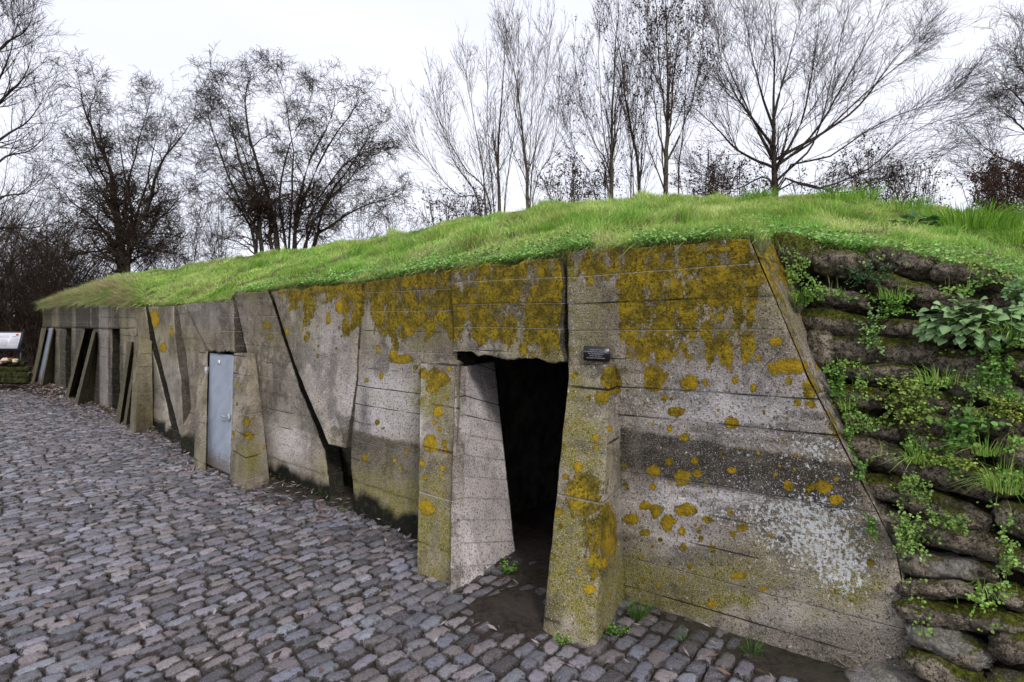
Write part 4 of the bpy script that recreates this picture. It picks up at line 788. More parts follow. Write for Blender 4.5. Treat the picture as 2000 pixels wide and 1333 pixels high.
HERBS = [ # px, py, halfwidth, halfheight, n, leaf, label, colour, hang
(1572,585,26,30,150,.010,'low round-leaved herb rooted at the concrete edge near the top sandbags',(.1,.22,.03),0),
(1703,640,26,44,200,.010,'trailing herb hanging between the small plump sandbag and the dark one',(.16,.28,.09),.6),
(1700,535,60,26,230,.008,'dark feathery-leaved weed sprouting along the top sandbags',(.04,.11,.035),.2),
(1748,602,45,24,220,.009,'fine mixed herbs between the upper sandbags left of the broad-leaved plant',(.11,.24,.035),.2),
(1638,745,20,44,170,.010,'narrow strip of herbs growing up the concrete edge in mid height',(.09,.21,.03),.2),
(1658,862,16,34,110,.009,'herb sprig at the concrete edge beside the dark stain band',(.1,.22,.035),.3),
(1775,782,62,52,620,.0095,'largest yellow-green herb clump in the middle of the sandbags',(.19,.28,.06),.3),
(1700,1030,14,26,110,.008,'small herb clinging to the lower concrete edge',(.09,.2,.035),.4),
(1958,690,40,66,380,.010,'herbs hanging below the broad-leaved plant at the right edge',(.11,.24,.045),.5),
(1888,846,46,34,170,.020,'rosette of toothed dandelion-like leaves on the sandbags',(.09,.2,.04),.1),
(1850,903,62,14,260,.008,'mat of tiny leaves on the ledge right of the short grass tuft',(.2,.29,.06),.1),
(1782,952,30,30,260,.009,'round-leaved herb clump under the short grass tuft',(.17,.29,.07),.4),
(1770,1040,32,44,380,.010,'bright herb clump hanging low over the steep little sandbag',(.2,.33,.09),.4),
(1852,1018,46,16,200,.009,'low herb mat right of the bright hanging clump',(.15,.26,.06),.1),
(1972,1078,20,44,140,.010,'hanging herb sprig at the lower right edge',(.2,.34,.09),.7),
(1917,1172,18,14,60,.010,'little sprouting herb on the low smooth sandbags',(.2,.34,.08),0),
(1682,922,22,26,110,.009,'thin herb beside the concrete edge above the small sandbag',(.11,.24,.05),.2),
(1960,800,34,26,200,.008,'yellowish leafy cushion above the rugged block-like sandbag',(.2,.26,.05),.1),
(1905,632,80,14,200,.010,'small leaves filling the shade beneath the broad-leaved plant',(.09,.19,.035),0),
(1985,570,30,18,50,.018,'pale broad leaf sprig peeping in at the right edge under the turf',(.16,.28,.13),0)]
for (px, py, hw, hh, n, lf, lab, colr, hg) in HERBS:
    herb(S(px, py, .12), sc_(px, py, hw*.9), sc_(px, py, hh*.85), int(n*1.7), lf*.72, lab, SO, np.array(colr)*[1.05, .95, .9], hang=hg)
TUFTS = [(1560,590,60,.13,.07,'tuft of grass beside the concrete edge under the top sandbag'),
(1790,905,90,.15,.05,'short arching grass tuft on the sandbags left of the tiny-leaved mat'),
(1958,960,170,.21,.07,'long trailing grass tuft hanging at the right edge of the sandbags'),
(1925,890,70,.16,.05,'loose grass blades above the long trailing tuft'),
(1652,800,40,.13,.03,'thin grass blades at the concrete edge beside the stubby sandbag'),
(1830,750,70,.14,.08,'wispy grass over the big yellow-green herb clump'),
(1745,585,70,.12,.08,'grass blades mixed in the upper sandbag herbs'),
(1918,1150,16,.11,.02,'few thin blades above the little sprouting herb'),
(1975,660,60,.2,.08,'tall grass behind the broad-leaved plant at the right edge')]
for (px, py, n, L, sprd, lab) in TUFTS:
    tuft('grass_tuft', S(px, py, .12), n, L, sprd, lab, out=SO*np.array([1, 1, 0])*.6, droop=.5, wd=.0042)
for (px, py, n, L, sprd, lab) in ((1248,1208,90,.13,.05,'dark green grass tuft at the foot of the right doorway buttress'),(1335,1250,26,.05,.04,'tiny sprouts at the wall foot between two grass tufts'),(1468,1280,60,.09,.05,'thin grass tuft at the foot of the right-hand wall'),
 (669,1003,22,.09,.03,'small grass sprout at the bottom of the wedge crack'),(1105,1262,18,.05,.03,'sparse blades between the cobbles before the doorway'),(522,950,12,.07,.02,'little sprout beside the blue door buttress'),(445,940,8,.05,.01,'single sprout at the foot of the blue door')):
    tuft('grass_tuft', G(px, py), n, L, sprd, lab, wd=.004, col=(.07, .15, .025))
herb(G(992, 1122)+[0, 0, .02], .10, .03, 150, .009, 'low bright herb growing on the soil inside the doorway', np.array([0, -.3, .9]), (.1, .22, .03))
herb(G(1190, 1245)+[0, 0, .02], .10, .02, 120, .008, 'creeping green weed in front of the yellow-green buttress', np.array([0, -.3, .9]), (.1, .2, .03))
herb(G(1095, 1262)+[0, 0, .015], .09, .015, 70, .007, 'thin strip of weed between the cobbles left of the yellow-green buttress', np.array([0, -.3, .9]), (.12, .22, .03))
def mossp(px, py, rx, rz, label):
    c = P(px, py, .03); n = 500; a = RNG.uniform(0, 6.28, n); r = np.sqrt(RNG.random(n)); side = np.array([-seg_n(1)[1], seg_n(1)[0], 0]); p = c+side*(np.cos(a)*r*rx)[:, None]+np.array([0, 0, 1])*(np.sin(a)*r*rz)[:, None]
    V, Fc, T = leaflets(p+nrm(1)*RNG.uniform(0, .02, (n, 1)), RNG.normal(0, .5, (n, 3))+nrm(1), np.full(n, .011), ltint(n, (.07, .14, .012))); ob = mesh('moss_cushion', V, Fc, MAT['leaf'], attrs={'tint': T}, smooth=False); centre(ob); tag(ob, label, 'moss')
mossp(620, 965, .12, .05, 'bright green moss cushion at the wall foot left of the wedge crack')
# broad-leaved plant: many ovate leaves on stems
def broad(base, rad, n, leaf, label, out, col=(.13, .24, .10), flat=.5, name='broad_leaved_plant'):
    Vs, Fs, Ts = [], [], []; b = 0; out = np.asarray(out); out = out/np.linalg.norm(out); side = np.cross(out, [0, 0, 1.]); side /= np.linalg.norm(side)
    for k in range(n):
        a = RNG.uniform(0, 2*math.pi); r = math.sqrt(RNG.random()); tip = base+side*math.cos(a)*r*rad+np.array([0, 0, 1])*(math.sin(a)*r*rad*flat)+out*(1-r*.6)*rad*.45*RNG.uniform(.7, 1.2)
        d = (tip-base)+np.array([0, 0, -.04]); d /= np.linalg.norm(d); d = d*.8+out*.35+RNG.normal(0, .2, 3)+np.array([0, 0, -.25]); d /= np.linalg.norm(d); up = np.array([0, 0, 1.])*.8+out*.6+RNG.normal(0, .2, 3); s = np.cross(d, up); s /= np.linalg.norm(s); nn = np.cross(s, d)
        L = leaf*RNG.uniform(.55, 1.1); pr_ = [(0, .1), (.12, .42), (.3, .52), (.5, .46), (.7, .32), (.88, .15), (1, .0)]; rows = []
        for (t, w_) in pr_:
            cc = tip+d*L*t-nn*L*.22*t*t; wj = w_*L*(1+.06*math.sin(t*40)); rows += [cc-s*wj+nn*wj*.28, cc, cc+s*wj+nn*wj*.28]
        V = np.array(rows); m = len(pr_); f = [(b+3*i+j, b+3*i+j+1, b+3*i+j+4, b+3*i+j+3) for i in range(m-1) for j in (0, 1)]; Vs.append(V); Fs.append(np.array(f)); b += len(V); c_ = np.array(col)*RNG.uniform(.65, 1.35); tt = np.tile(c_, (len(V), 1)); tt[1::3] *= 1.25; Ts.append(tt)
        st = np.array([base-out*.05, (base+tip)/2+np.array([0, 0, .02]), tip]); V, f = tube_np(st, [.003, .0025, .0018], 4, b); Vs.append(V); Fs.append(f); b += len(V); Ts.append(np.tile(np.array(col)*.6, (len(V), 1)))
    ob = mesh(name, np.concatenate(Vs), [np.concatenate(Fs)], MAT['leaf'], attrs={'tint': np.concatenate(Ts)}); centre(ob); return tag(ob, label, 'plant')
def weeds():
    N = 60000; px = RNG.uniform(1500, 2150, N); py = RNG.uniform(480, 1250, N); k = (px > np.interp(py, [470, 640, 800, 960, 1250], [1515, 1568, 1640, 1700, 1790])) & (RNG.random(N) < sstep(.53, .7, fbm(px/60, py/36, s=23)+.1*(py < 900)*(py > 650)-.05)*(1-.7*sstep(900, 1150, py)))
    px, py = px[k], py[k]; r = np.stack([(px-1000)/F, cp-(py-666.5)/F*sp, -sp-(py-666.5)/F*cp], 1); off = RNG.uniform(.04, .14, len(px)); t = ((SBO-CAM)@SBN+off)/(r@SBN); p = CAM+r*t[:, None]; n = len(p); m_ = n//7
    V, Fl, T = leaflets(p[m_:], RNG.normal(0, .5, (n-m_, 3))+SO+[0, 0, .5], RNG.uniform(.004, .009, n-m_), ltint(n-m_, (.15, .26, .05)))
    lean = SO*np.array([1, 1, 0])*RNG.uniform(.2, .9, (m_, 1))+RNG.normal(0, .35, (m_, 3))*[1, 1, .3]; V2, F2, T2 = blades(p[:m_], lean, RNG.uniform(.03, .10, m_), np.full(m_, .0032), gtint(m_, .12)*.75)
    tag(mesh('weeds', np.concatenate([V, V2]), [Fl]+[f+len(V) for f in F2], MAT['leaf'], attrs={'tint': np.concatenate([T, T2])}, smooth=False), 'fine weeds and grass creeping over the stacked sandbags', 'weeds', kind='stuff')
weeds()
broad(S(1893, 632, .12), sc_(1890, 640, 70), 120, .046, 'large clump of pale green heart-shaped leaves on the upper right sandbags', SO, (.26, .40, .18))
def mp1(x, t): return mound_pt(np.array([float(x)]), np.array([float(t)]))[0]
broad(mp1(1782, .42)+[0, 0, .04], .15, 26, .07, 'flat dock leaves in the grass left of the big tussock', np.array([0, -.2, 1.]), (.07, .16, .06), .4)
for (x, t, n, L, sprd, lab) in ((1890,.55,1000,.25,.36,'biggest lush grass tussock at the right end of the mound'),(1990,.5,350,.19,.25,'grass tussock at the right picture edge'),(1650,.92,420,.19,.3,'broad tussock on the ridge right of the spreading tree'),(1485,.93,300,.17,.16,'compact dark tussock on the ridge in front of the spreading tree'),(1310,.8,140,.10,.13,'low dark tussock on the ridge below the slender trees'),(1760,.8,300,.17,.25,'ridge tussock left of the biggest one'),(1570,.55,120,.12,.12,'small upright tussock in mid slope')):
    p = mp1(x, t); o = tuft('grass_tussock', p, n, L, sprd, lab, wd=.006, dry=.02, col=(.19, .36, .035))
#=====TREES
# ------------------------------------------------------------------ bare winter trees
def tubes(groups, ns_of):
    Vs, Fs, b = [], [], 0
    for (pts, rad) in groups:
        N, k, _ = pts.shape
        if N == 0: continue
        ns = ns_of(rad[:, 0].mean()); T = np.gradient(pts, axis=1); T /= np.maximum(np.linalg.norm(T, axis=2, keepdims=True), 1e-9)
        ref = np.where(np.abs(T[..., 2:3]) > .92, np.array([1., 0, 0]), np.array([0, 0, 1.])); A = np.cross(T, ref); A /= np.maximum(np.linalg.norm(A, axis=2, keepdims=True), 1e-9); B = np.cross(T, A)
        an = np.arange(ns)*2*math.pi/ns; V = pts[:, :, None]+rad[:, :, None, None]*(np.cos(an)[None, None, :, None]*A[:, :, None]+np.sin(an)[None, None, :, None]*B[:, :, None])
        n0_ = (np.arange(N)*k*ns)[:, None, None]; i = (np.arange(k-1)*ns)[None, :, None]; j = np.arange(ns)[None, None]; jn = (j+1) % ns
        Vs.append(V.reshape(-1, 3)); Fs.append(np.stack([n0_+i+j, n0_+i+jn, n0_+i+ns+jn, n0_+i+ns+j], -1).reshape(-1, 4)+b); b += len(Vs[-1])
    return np.concatenate(Vs), np.concatenate(Fs)
def sprout(par, rad, per, ang, L, k, trop, wob, rr, f0=.15, rmin=.0022, taper=.35):
    N, K_, _ = par.shape; seglen = np.linalg.norm(par[:, -1]-par[:, 0], axis=1); idx = np.repeat(np.arange(N), per); n = len(idx); f = RNG.uniform(f0, 1, n)*(K_-1.001); i = f.astype(int); t = (f-i)[:, None]
    pos = par[idx, i]*(1-t)+par[idx, i+1]*t; r = rad[idx, i]*(1-t[:, 0])+rad[idx, i+1]*t[:, 0]; tan = par[idx, i+1]-par[idx, i]; tan /= np.maximum(np.linalg.norm(tan, axis=1, keepdims=True), 1e-9)
    q = np.cross(tan, RNG.normal(0, 1, (n, 3))); q /= np.maximum(np.linalg.norm(q, axis=1, keepdims=True), 1e-9); a = np.radians(RNG.normal(ang, ang*.22, n))[:, None]; d = tan*np.cos(a)+q*np.sin(a)
    ll = L*RNG.uniform(.45, 1.15, n)*(1.15-.55*f/(K_-1)); r0 = np.clip(r*rr, rmin, .05); P_ = [pos]; Rr = [r0]
    for s in range(1, k):
        d = d+RNG.normal(0, wob, (n, 3)); d[:, 2] += trop; d /= np.linalg.norm(d, axis=1, keepdims=True); pos = pos+d*(ll/(k-1))[:, None]; P_.append(pos); Rr.append(np.maximum(r0*(1-(1-taper)*s/(k-1)), rmin*.8))
    return np.stack(P_, 1), np.stack(Rr, 1)
def smooth_poly(pts, k):
    pts = np.asarray(pts, float); t = np.linspace(0, len(pts)-1, k); e = np.vstack([2*pts[0]-pts[1], pts, 2*pts[-1]-pts[-2]]); o = []
    for q in t:
        i = min(int(q), len(pts)-2); u = q-i; p0, p1, p2, p3 = e[i], e[i+1], e[i+2], e[i+3]
        o.append(.5*((2*p1)+(-p0+p2)*u+(2*p0-5*p1+4*p2-p3)*u*u+(-p0+3*p1-3*p2+p3)*u**3))
    return np.array(o)
def tree(name, label, d, limbs, r0, lv, bark='bark', twig='twig', ground=True, leaves=0, dz=1.2, cat='tree', group='bare winter trees behind the mound', wig=.02, leafsize=.022):
    """limbs: image-plane way points of the main limbs, each leaning its own way in depth; lv: list of sprout levels"""
    Ls, Rs = [], []; base = None
    for li, lm in enumerate(limbs):
        sl = RNG.uniform(-dz, dz); n = len(lm); pts = [D(x, y, d+sl*i/(n-1)) for i, (x, y) in enumerate(lm)]
        if ground and lm[0][1] > 350 and abs(lm[0][0]-limbs[0][0][0]) < 1e9 and li < 50 and (lm[0][1] >= limbs[0][0][1]-25):
            g = pts[0].copy(); g[2] = -.1; cen = D(np.mean([q[0][0] for q in limbs if q[0][1] >= limbs[0][0][1]-25]), 500, d); g[0] = g[0]*.6+cen[0]*.4; g[1] = g[1]*.6+cen[1]*.4
            pts = [g]+pts
        pl = smooth_poly(pts, 16)
        if li and not (lm[0][1] > 350 and lm[0][1] >= limbs[0][0][1]-25 and ground):
            prev = np.concatenate([smooth_poly(q, 90) for q in Ls[:1]]); j = np.argmin(np.linalg.norm(prev-pl[0], axis=1)); pl = pl+(prev[j]-pl[0])*(1-np.linspace(0, 1, 16)**.7)[:, None]
        pl[2:] += np.cumsum(RNG.normal(0, wig, (14, 3)), 0)*.6; Ls.append(pl); rr = r0*(1 if li == 0 else RNG.uniform(.3, .46)*(1.6 if len(lv) and lv is HAW else 1)); L_ = np.linalg.norm(pl[-1]-pl[0]); Rs.append(np.maximum(rr*(1-np.linspace(0, 1, 16)*.93)**1.25, .006))
    par, rad = np.array(Ls), np.array(Rs); trunk = (par, rad); gr = []; cur, cr_ = par, rad
    f0 = .25
    for (per, ang, L, k, trop, wob, rr) in lv:
        cur, cr_ = sprout(cur, cr_, per, ang, L, k, trop, wob, rr, f0=f0, rmin=(.0042 if lv is HAW else .0033)*d/15); f0 = .12; gr.append((cur, cr_))
    root = empty(name, (float(par[0, 0, 0]), float(par[0, 0, 1]), 0.), label, cat, group)
    V, Fc = tubes([trunk], lambda r: 10); part(mesh('trunk', V, Fc, MAT[bark]), root)
    V, Fc = tubes(gr, lambda r: 5 if r > .008 else 3); part(mesh('crown', V, Fc, MAT[twig]), root)
    if leaves:
        tp = gr[-1][0].reshape(-1, 3); tp = tp[tp[:, 2] > np.percentile(tp[:, 2], 50 if cat == 'shrub' else 5)]; pk = tp[RNG.integers(0, len(tp), leaves)]+RNG.normal(0, .02, (leaves, 3)); V, Fc, T = leaflets(pk, RNG.normal(0, 1, (leaves, 3)), RNG.uniform(.5, 1.2, leaves)*leafsize, np.ones((leaves, 3)), .9); part(mesh('dry_leaves', V, Fc, MAT['leafdry'], smooth=False), root)
    return root
HAW = [(22, 46, 1.35, 9, .03, .26, .5), (10, 52, .7, 7, .0, .32, .6), (5, 55, .3, 5, -.02, .3, .65)]
tree('tree', 'dark multi-stemmed bare tree left of centre rising behind the far end of the bunker', 17, [[(240,525),(225,430),(212,350),(182,280),(158,215),(142,135)],[(245,525),(250,420),(262,330),(285,240),(300,175)],[(240,520),(215,430),(165,350),(120,290)],[(235,520),(200,450),(145,400),(95,350)],
 [(250,520),(285,410),(318,330),(362,275),(385,235)],[(250,520),(258,400),(238,300),(228,205)],[(255,520),(300,450),(345,400),(395,370)],[(240,520),(232,400),(200,320),(185,240),(200,160)],[(240,505),(180,485),(110,480)],[(250,505),(310,490),(340,450)],[(245,520),(275,400),(300,300),(330,190)]], .12, HAW, wig=.045)
tree('tree', 'broad round-topped bare tree with many dark stems in the left half', 17, [[(540,500),(530,400),(502,300),(482,200),(495,125)],[(500,500),(500,420),(480,330),(440,240),(395,200)],[(515,500),(500,400),(470,300),(450,200),(430,150)],[(560,500),(545,380),(560,280),(600,200),(612,145)],[(570,500),(590,400),(640,290),(695,210),(690,180)],
 [(590,500),(600,420),(660,330),(735,300),(762,310)],[(600,500),(640,440),(715,400),(770,385)],[(500,500),(480,440),(430,380),(385,340)],[(530,500),(520,420),(455,330),(395,290)],[(565,500),(570,350),(562,220),(540,130)],[(590,500),(645,380),(700,300),(745,240)],[(505,480),(462,400),(405,260),(388,165)],[(575,500),(600,330),(650,220),(655,160)],[(610,500),(640,400),(690,340),(720,260)]], .10, HAW, wig=.045)
FAN_ = [(10, 38, 1.3, 7, .05, .09, .5), (8, 36, .55, 5, .03, .11, .55), (5, 38, .22, 4, .02, .13, .6)]
tree('tree', 'bare tree whose long upcurved branches reach in from the left picture edge', 15, [[(-90,600),(-80,300),(-70,-60)],[(-80,480),(0,395),(62,380),(104,340)],[(-80,430),(0,320),(60,295),(100,240)],[(-80,380),(-10,280),(60,232),(96,170)],[(-80,300),(0,200),(48,160),(72,100)],[(-75,200),(0,100),(45,55),(60,0)],[(-70,120),(-10,20),(20,-60)],[(-80,250),(-20,180),(20,100),(30,30)],[(-80,520),(-10,450),(70,440),(100,420)]], .12, [(18, 42, 1.5, 8, .08, .1, .45), (8, 38, .7, 6, .06, .12, .55), (2, 38, .3, 4, .02, .13, .6)], wig=.02)
tree('tree', 'bare tree leaning in from the right picture edge with fine drooping twigs', 15, [[(2075,600),(2065,300),(2050,-80)],[(2060,420),(2000,330),(1935,300),(1900,268)],[(2060,350),(1990,250),(1935,205)],[(2060,250),(2005,160),(1965,95)],[(2060,410),(1985,385),(1905,340)],[(2060,200),(2020,110),(2000,40)],[(2060,300),(1995,205),(1950,150)]], .11, [(20, 42, 1.3, 8, .03, .12, .42), (10, 38, .6, 6, .02, .14, .55), (3, 38, .25, 4, .02, .15, .6)])
UP = [(22, 22, 1.6, 8, .10, .05, .40), (6, 26, .6, 6, .07, .07, .55), (2, 30, .2, 4, .03, .1, .6)]
tree('tree', 'slender upright multi-stemmed bare tree in the centre, left one of its pair', 13, [[(975,420),(975,300),(984,150),(985,30)],[(945,420),(935,300),(918,200),(905,140)],[(960,420),(905,330),(855,240),(842,180)],[(955,420),(895,380),(835,310),(808,275)],[(985,420),(1000,300),(1010,180),(1014,50)],[(940,420),(885,300),(868,160)],[(965,420),(955,260),(950,90)]], .055, UP, bark='bark_light', twig='twig_tan', wig=.015)
tree('tree', 'slender bare tree in the centre with a leaning fork, right one of its pair', 12.6, [[(1030,400),(1020,280),(1002,150),(985,90)],[(1035,400),(1045,280),(1060,180),(1072,85)],[(1040,400),(1078,300),(1092,200),(1105,165)],[(1030,400),(1035,260),(1040,120)]], .05, UP, bark='bark_light', twig='twig_tan', wig=.015)
tree('tree', 'tall thin bare tree forming the left side of the slender group', 13, [[(1197,385),(1195,250),(1200,100),(1205,-60)],[(1197,380),(1162,280),(1137,200),(1128,120)],[(1195,380),(1180,250),(1170,120),(1175,40)],[(1197,380),(1215,260),(1222,120)],[(1190,380),(1150,330),(1120,270),(1115,210)]], .055, UP, bark='bark_light', leaves=900, leafsize=.02)
tree('tree', 'thin twin-stemmed bare tree in the middle of the slender group', 13.6, [[(1250,385),(1235,250),(1215,100),(1195,10)],[(1232,385),(1240,260),(1250,120),(1245,-50)],[(1240,385),(1225,250),(1210,140)],[(1250,385),(1262,250),(1268,120)]], .05, UP, bark='bark_light', leaves=900, leafsize=.02)
tree('tree', 'tallest slender tree, its paired trunks just left of the big spreading tree', 13, [[(1302,380),(1307,250),(1305,100),(1302,-90)],[(1322,380),(1332,250),(1342,100),(1362,-40)],[(1302,320),(1275,180),(1262,30)],[(1328,320),(1362,190),(1376,60)],[(1302,250),(1285,120),(1280,-40)],[(1320,300),(1322,150),(1325,-30)]], .07, UP, bark='bark_light', leaves=2600, leafsize=.024)
SP = [(20, 27, 1.7, 9, .035, .055, .4), (10, 30, .8, 7, .02, .08, .55), (2, 32, .35, 4, .01, .1, .6)]
tree('tree', 'big spreading bare tree with a short trunk, its limbs fanning far to the right', 13.5, [[(1515,392),(1512,300),(1510,220),(1510,120),(1498,-30)],[(1510,320),(1440,290),(1390,235),(1350,205)],[(1510,300),(1462,205),(1420,120),(1395,30)],[(1510,230),(1472,130),(1450,-10)],[(1512,376),(1435,368),(1365,345)],[(1512,200),(1540,110),(1572,-10)],[(1512,320),(1580,270),(1640,180),(1700,80),(1738,0)],
 [(1515,315),(1600,262),(1700,172),(1775,112),(1828,65)],[(1515,355),(1585,280),(1618,160),(1648,20)],[(1515,370),(1620,308),(1720,240),(1795,212),(1845,202)],[(1515,378),(1600,368),(1700,330),(1780,262),(1850,230)],[(1515,384),(1650,378),(1760,335),(1850,285)],[(1515,330),(1568,225),(1590,100),(1602,0)],[(1510,270),(1440,180),(1400,110)],[(1515,300),(1660,220),(1740,120),(1790,70)]], .085, SP, bark='bark', dz=2., wig=.015)
def shrub(name, label, x, ytop, wpx, d, n, lv, leaves, bark='bark', twig='twig', leafsize=.022, group='shrubs behind the mound'):
    lm = []
    for k in range(n):
        u = RNG.uniform(-1, 1); x0 = x+u*wpx*.35; h = ytop+RNG.uniform(0, 40)+abs(u)*25; lm.append([(x0, 560), (x0+u*wpx*.15, 560*.5+h*.5), (x+u*wpx+RNG.normal(0, 8), h)])
    return tree(name, label, d, lm, .025, lv, bark, twig, leaves=leaves, leafsize=leafsize, cat='shrub', group=group, wig=.02)
SH = [(10, 34, .8, 6, .03, .15, .5), (7, 40, .34, 4, .02, .2, .6)]
for (x, yt, wp, d, n, lf, lab) in ((870,395,60,14,9,700,'low leafy brown shrub at the left foot of the central slender pair'),(925,385,40,14.5,7,500,'brown-leaved shrub under the central slender pair'),(1115,340,55,14,12,1500,'brown-leaved shrub between the central pair and the slender group'),(1185,345,50,15,10,1100,'brown-leaved shrub among the stems of the slender group'),
 (1375,320,55,14,13,1800,'dense brown-leaved shrub left of the spreading tree trunk'),(1450,330,50,14.5,10,1300,'brown-leaved shrub touching the left limbs of the spreading tree'),(1590,330,50,15,9,900,'thin leafy shrub just right of the spreading tree trunk'),(1700,310,60,14.5,12,1500,'leafy shrub under the right limbs of the spreading tree'),(1790,325,55,14,11,1300,'leafy shrub at the far right tips of the spreading tree'),
 (1935,345,50,13,14,2800,'dark brown-leaved bush near the right picture edge'),(1990,325,45,13.4,14,2800,'dark brown-leaved bush at the right picture edge')):
    shrub('shrub', lab, x, yt-28, wp, d, n+5, SH, int(lf*1.3))
for (x, yt, wp, d, n, lab) in ((360,360,60,20,10,'thin bare shrub in the gap left of the round-topped tree'),(430,370,60,20,12,'twiggy bare shrub close to the left stems of the round-topped tree'),(700,370,60,20,10,'thin bare shrub under the right side of the round-topped tree'),(770,395,55,20,9,'lone thin shrub right of the round-topped tree'),(310,400,60,19,10,'tangled bare shrub right of the far dark tree')):
    shrub('shrub', lab, x, yt, wp, d, n, [(12, 36, .9, 5, .03, .16, .5), (8, 42, .4, 4, .02, .2, .6)], 0)
# tangled thicket beyond the far end: nobody could count it
def thicket():
    N = 640; x = RNG.uniform(-420, 235, N); d = RNG.uniform(18, 27, N); L, Rr = [], []
    for xx, dd in zip(x, d):
        g = G(1000, 900)*0+np.array([(xx-1000)/F*dd, dd, 1.0*sstep(15.2, 26, dd)]); h = (618-np.interp(xx, [-400, 0, 60, 110, 180, 240], [360, 375, 400, 420, 470, 520]))/F*dd+1.75; h = max(h*RNG.uniform(.45, 1.05), .8)-g[2]
        a = RNG.uniform(0, 6.28); m = RNG.uniform(.3, 1.6)*h*.6; tip = g+np.array([math.cos(a)*m, math.sin(a)*m, h]); mid = (g+tip)/2+np.array([RNG.normal(0, .2), RNG.normal(0, .2), h*.12]); L.append(smooth_poly([g, mid, tip], 9)); Rr.append(.03*(1-np.linspace(0, 1, 9)*.8))
    par, rad = np.array(L), np.array(Rr); a = sprout(par, rad, 16, 48, .95, 6, .0, .22, .5, f0=.03, rmin=.004); b = sprout(*a, 7, 50, .45, 4, 0, .25, .6, f0=.1, rmin=.0035)
    V, Fc = tubes([(par, rad), a, b], lambda r: 3); return tag(mesh('thicket', V, Fc, MAT['twig']), 'dark tangled leafless thicket beyond the far end of the bunker', 'thicket', kind='stuff')
thicket()
# ------------------------------------------------------------------ far end: information board, logs, paper
ib = empty('information_board', (float(D(-10, 700, 15.4)[0]), 15.4, 0.), 'white information board with a red poppy on a dark metal frame at the left edge', 'sign')
q1 = D(-62, 668, 15.4); q2 = D(40, 667, 15.4); bw_ = (q2[0]-q1[0])/2; bc = (q1+q2)/2; bh = .235; ti = np.array([0, .35, .94]); ti /= np.linalg.norm(ti); bn = np.array([0, -.94, .35]); bn /= np.linalg.norm(bn)
bc = bc+[0, 0, .02]
fr = box('frame', bc-bn*.02, [bw_+.02, 0, 0], bn*.02, ti*(bh+.02), 'frame', ib, .006); pn = box('panel', bc+bn*.006, [bw_-.025, 0, 0], bn*.004, ti*(bh-.025), 'panel', ib)
for xx in (-1, 1):
    lg = box('leg', [bc[0]+xx*(bw_-.02), bc[1]+.02, (bc[2]+.35)/2-.15], [.022, 0, 0], [0, .022, 0], [0, 0, (bc[2]-.1)/2+.02], 'frame', ib, .004)
box('crossbar', [bc[0], bc[1]+.0, bc[2]-bh-.02], [bw_+.02, 0, 0], [0, .02, 0], [0, 0, .015], 'frame', ib, .004)
xr = np.array([1., 0, 0]); pc2 = bc+bn*.0115
text('heading', 'YPRES 14', .04, pc2+xr*(bw_-.15)+ti*.1, xr, bn, 'ink', pn, bold=.001)
def lines(cx, cy, w_, rows, dy=.018):
    Vs, Fs = [], []; b = 0
    for r in range(rows):
        x = -w_/2
        while x < w_/2-.01:
            l = RNG.uniform(.012, .04); l = min(l, w_/2-x)
            for (sx, sy) in ((0, -.0025), (l, -.0025), (l, .0025), (0, .0025)): Vs.append(pc2+xr*(cx+x+sx)+ti*(cy-r*dy+sy)+bn*.001)
            Fs.append((b, b+1, b+2, b+3)); b += 4; x += l+.008
    part(mesh('text_lines', np.array(Vs), np.array(Fs), MAT['ink'], smooth=False), pn)
lines(bw_-.15, .055, .22, 8); lines(bw_-.40, .03, .2, 11); lines(bw_-.66, .03, .2, 11); lines(bw_-.95, .03, .2, 11); lines(bw_-.65, .13, .7, 4, .02)
an = np.linspace(0, 2*math.pi, 20, endpoint=False); pv = [pc2+xr*(bw_-.11)+ti*.155+bn*.001]+[pc2+xr*(bw_-.11+math.cos(a)*.04*(1+.12*math.cos(3*a)))+ti*(.155+math.sin(a)*.026)+bn*.001 for a in an]
part(mesh('poppy_emblem', np.array(pv), np.array([(0, i+1, (i+1) % 20+1) for i in range(20)]), MAT['red'], smooth=False), pn)
def log(x0, x1, y, d, r, label, seed):
    a, b = D(x0, y, d), D(x1, y+RNG.uniform(-1, 1), d+RNG.uniform(-.1, .1)); pts = np.linspace(a, b, 40); pts[:, 2] += (fbm(pts[:, 0]*2, pts[:, 0]*0, s=seed)-.5)*.05; rad = r*(.9+.25*fbm(pts[:, 0]*4, pts[:, 0]*0, s=seed+1)); rad[0] = rad[-1] = r*.72
    V, Fc = tube_np(pts, rad, 18, 0); V += RNG.normal(0, .004, V.shape); n = len(V); V = np.vstack([V, pts[:1], pts[-1:]]); e = np.array([(n, i, (i+1) % 18) for i in range(18)]+[(n+1, n-18+(i+1) % 18, n-18+i) for i in range(18)])
    o = mesh('log', V, [Fc, e], MAT['mosslog']); centre(o); tag(o, label, 'log')
for i, a in enumerate(((-200, 50, 713, 14.6, .065, 'uppermost thin mossy log of the stack at the left edge'), (-220, 61, 722, 14.5, .07, 'second mossy log from the top of the stack at the left edge'), (-210, 60, 733, 14.3, .085, 'third and longest dark log of the stack at the left edge'), (-230, 58, 745, 14.2, .085, 'bottom log of the stack resting on the ground at the left edge'), (-190, 40, 741, 14.7, .09, 'hidden rear log behind the stack at the left edge'))): log(*a, i)
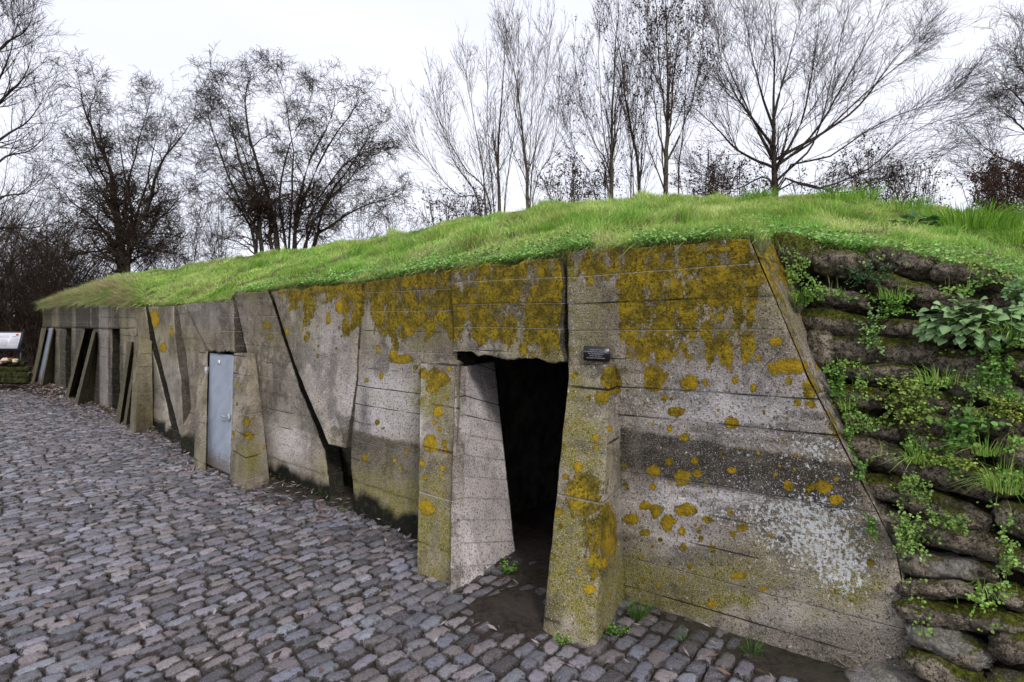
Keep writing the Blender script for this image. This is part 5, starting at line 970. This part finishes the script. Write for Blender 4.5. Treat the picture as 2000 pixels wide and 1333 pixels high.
def crumple(name, px, py, d, s, mat, label, cat, seed, asp=.6):
    n1, n2_ = 22, 16; u, v = np.meshgrid(np.linspace(0, 2*math.pi, n1, endpoint=False), np.linspace(-1.5, 1.5, n2_)); q = np.stack([np.cos(v)*np.cos(u), np.cos(v)*np.sin(u), np.sin(v)*asp], -1); q *= (.5+fbm(q[..., 0]*2.5+seed, q[..., 1]*2.5, q[..., 2]*2.5, s=seed)*1.1)[..., None]*s
    idx = np.arange(n1*n2_).reshape(n2_, n1); j = np.arange(n1); jn = (j+1) % n1; o = mesh(name, (D(px, py, d)+q).reshape(-1, 3), np.stack([idx[:-1, j], idx[:-1, jn], idx[1:, jn], idx[1:, j]], -1).reshape(-1, 4), MAT[mat], smooth=False); centre(o); tag(o, label, cat)
crumple('wrapping', 10, 704, 14.55, .085, 'cream', 'crumpled cream wrapping lying on the left of the log stack', 'paper', 3); crumple('cardboard', 21, 704, 14.62, .08, 'brown', 'brown bouquet remains between the two cream scraps on the logs', 'bouquet', 5); crumple('wrapping', 30, 705, 14.5, .055, 'cream', 'small cream scrap at the right end of the log stack', 'paper', 9, .9); crumple('ribbon', -1, 709, 14.5, .06, 'pink', 'pink ribbon on the logs at the picture edge', 'ribbon', 12, .5)
# ------------------------------------------------------------------ fallen leaves
def litter():
    N = 190000; X = RNG.uniform(-14, 3.5, N); Y = RNG.uniform(1.2, 26, N); k = (X/Y > -1.15) & (X/Y < .9); X, Y = X[k], Y[k]; cv, be = soil_h(X, Y); far = sstep(13.2, 14.5, Y)*(X < -6)
    dens = .035+.85*sstep(.9, .1, be)*sstep(3.8, 5.5, Y)+.1*sstep(.9, .1, be)+1.*far+.3*sstep(8, 12, Y); k = (be > .02) & (RNG.random(len(X)) < dens*.75*(.5+fbm(X*2, Y*2, s=4))); X, Y, be = X[k], Y[k], be[k]; n = len(X); print('leaves', n)
    bank_ = sstep(15.2, 26, Y)*1.15*sstep(-7, -11, X); Z = .022+.02*np.clip(soil_h(X, Y)[0], 0, 1)+bank_+RNG.uniform(0, .012, n)
    a = RNG.uniform(0, 6.28, n); L = RNG.uniform(.02, .045, n)*np.clip(Y/9, 1, 1.6); wd = L*RNG.uniform(.14, .3, n); wide = RNG.random(n) < .06; L[wide] *= .6; wd[wide] = L[wide]*.5; u = np.stack([np.cos(a), np.sin(a), RNG.normal(0, .2, n)], 1); v = np.stack([-np.sin(a), np.cos(a), RNG.normal(0, .3, n)], 1); c = np.stack([X, Y, Z], 1)
    rows = [c-u*L[:, None], c-v*wd[:, None]+[0, 0, .003], c+u*L[:, None]+np.stack([X*0, X*0, RNG.uniform(0, .012, n)], 1), c+v*wd[:, None]+[0, 0, .003]]; V = np.stack(rows, 1).reshape(-1, 3); Fq = np.arange(4*n).reshape(n, 4)
    t = RNG.random(n); col = np.where(t[:, None] < .4, np.array([.30, .25, .23]), np.where(t[:, None] < .75, np.array([.12, .075, .055]), np.array([.035, .022, .018])))*RNG.uniform(.6, 1.35, (n, 1))
    tag(mesh('fallen_leaves', V, Fq, MAT['litter'], attrs={'tint': np.repeat(col, 4, 0)}, smooth=False), 'narrow fallen leaves scattered over the cobbles and along the wall foot', 'fallen leaves', kind='stuff')
litter()
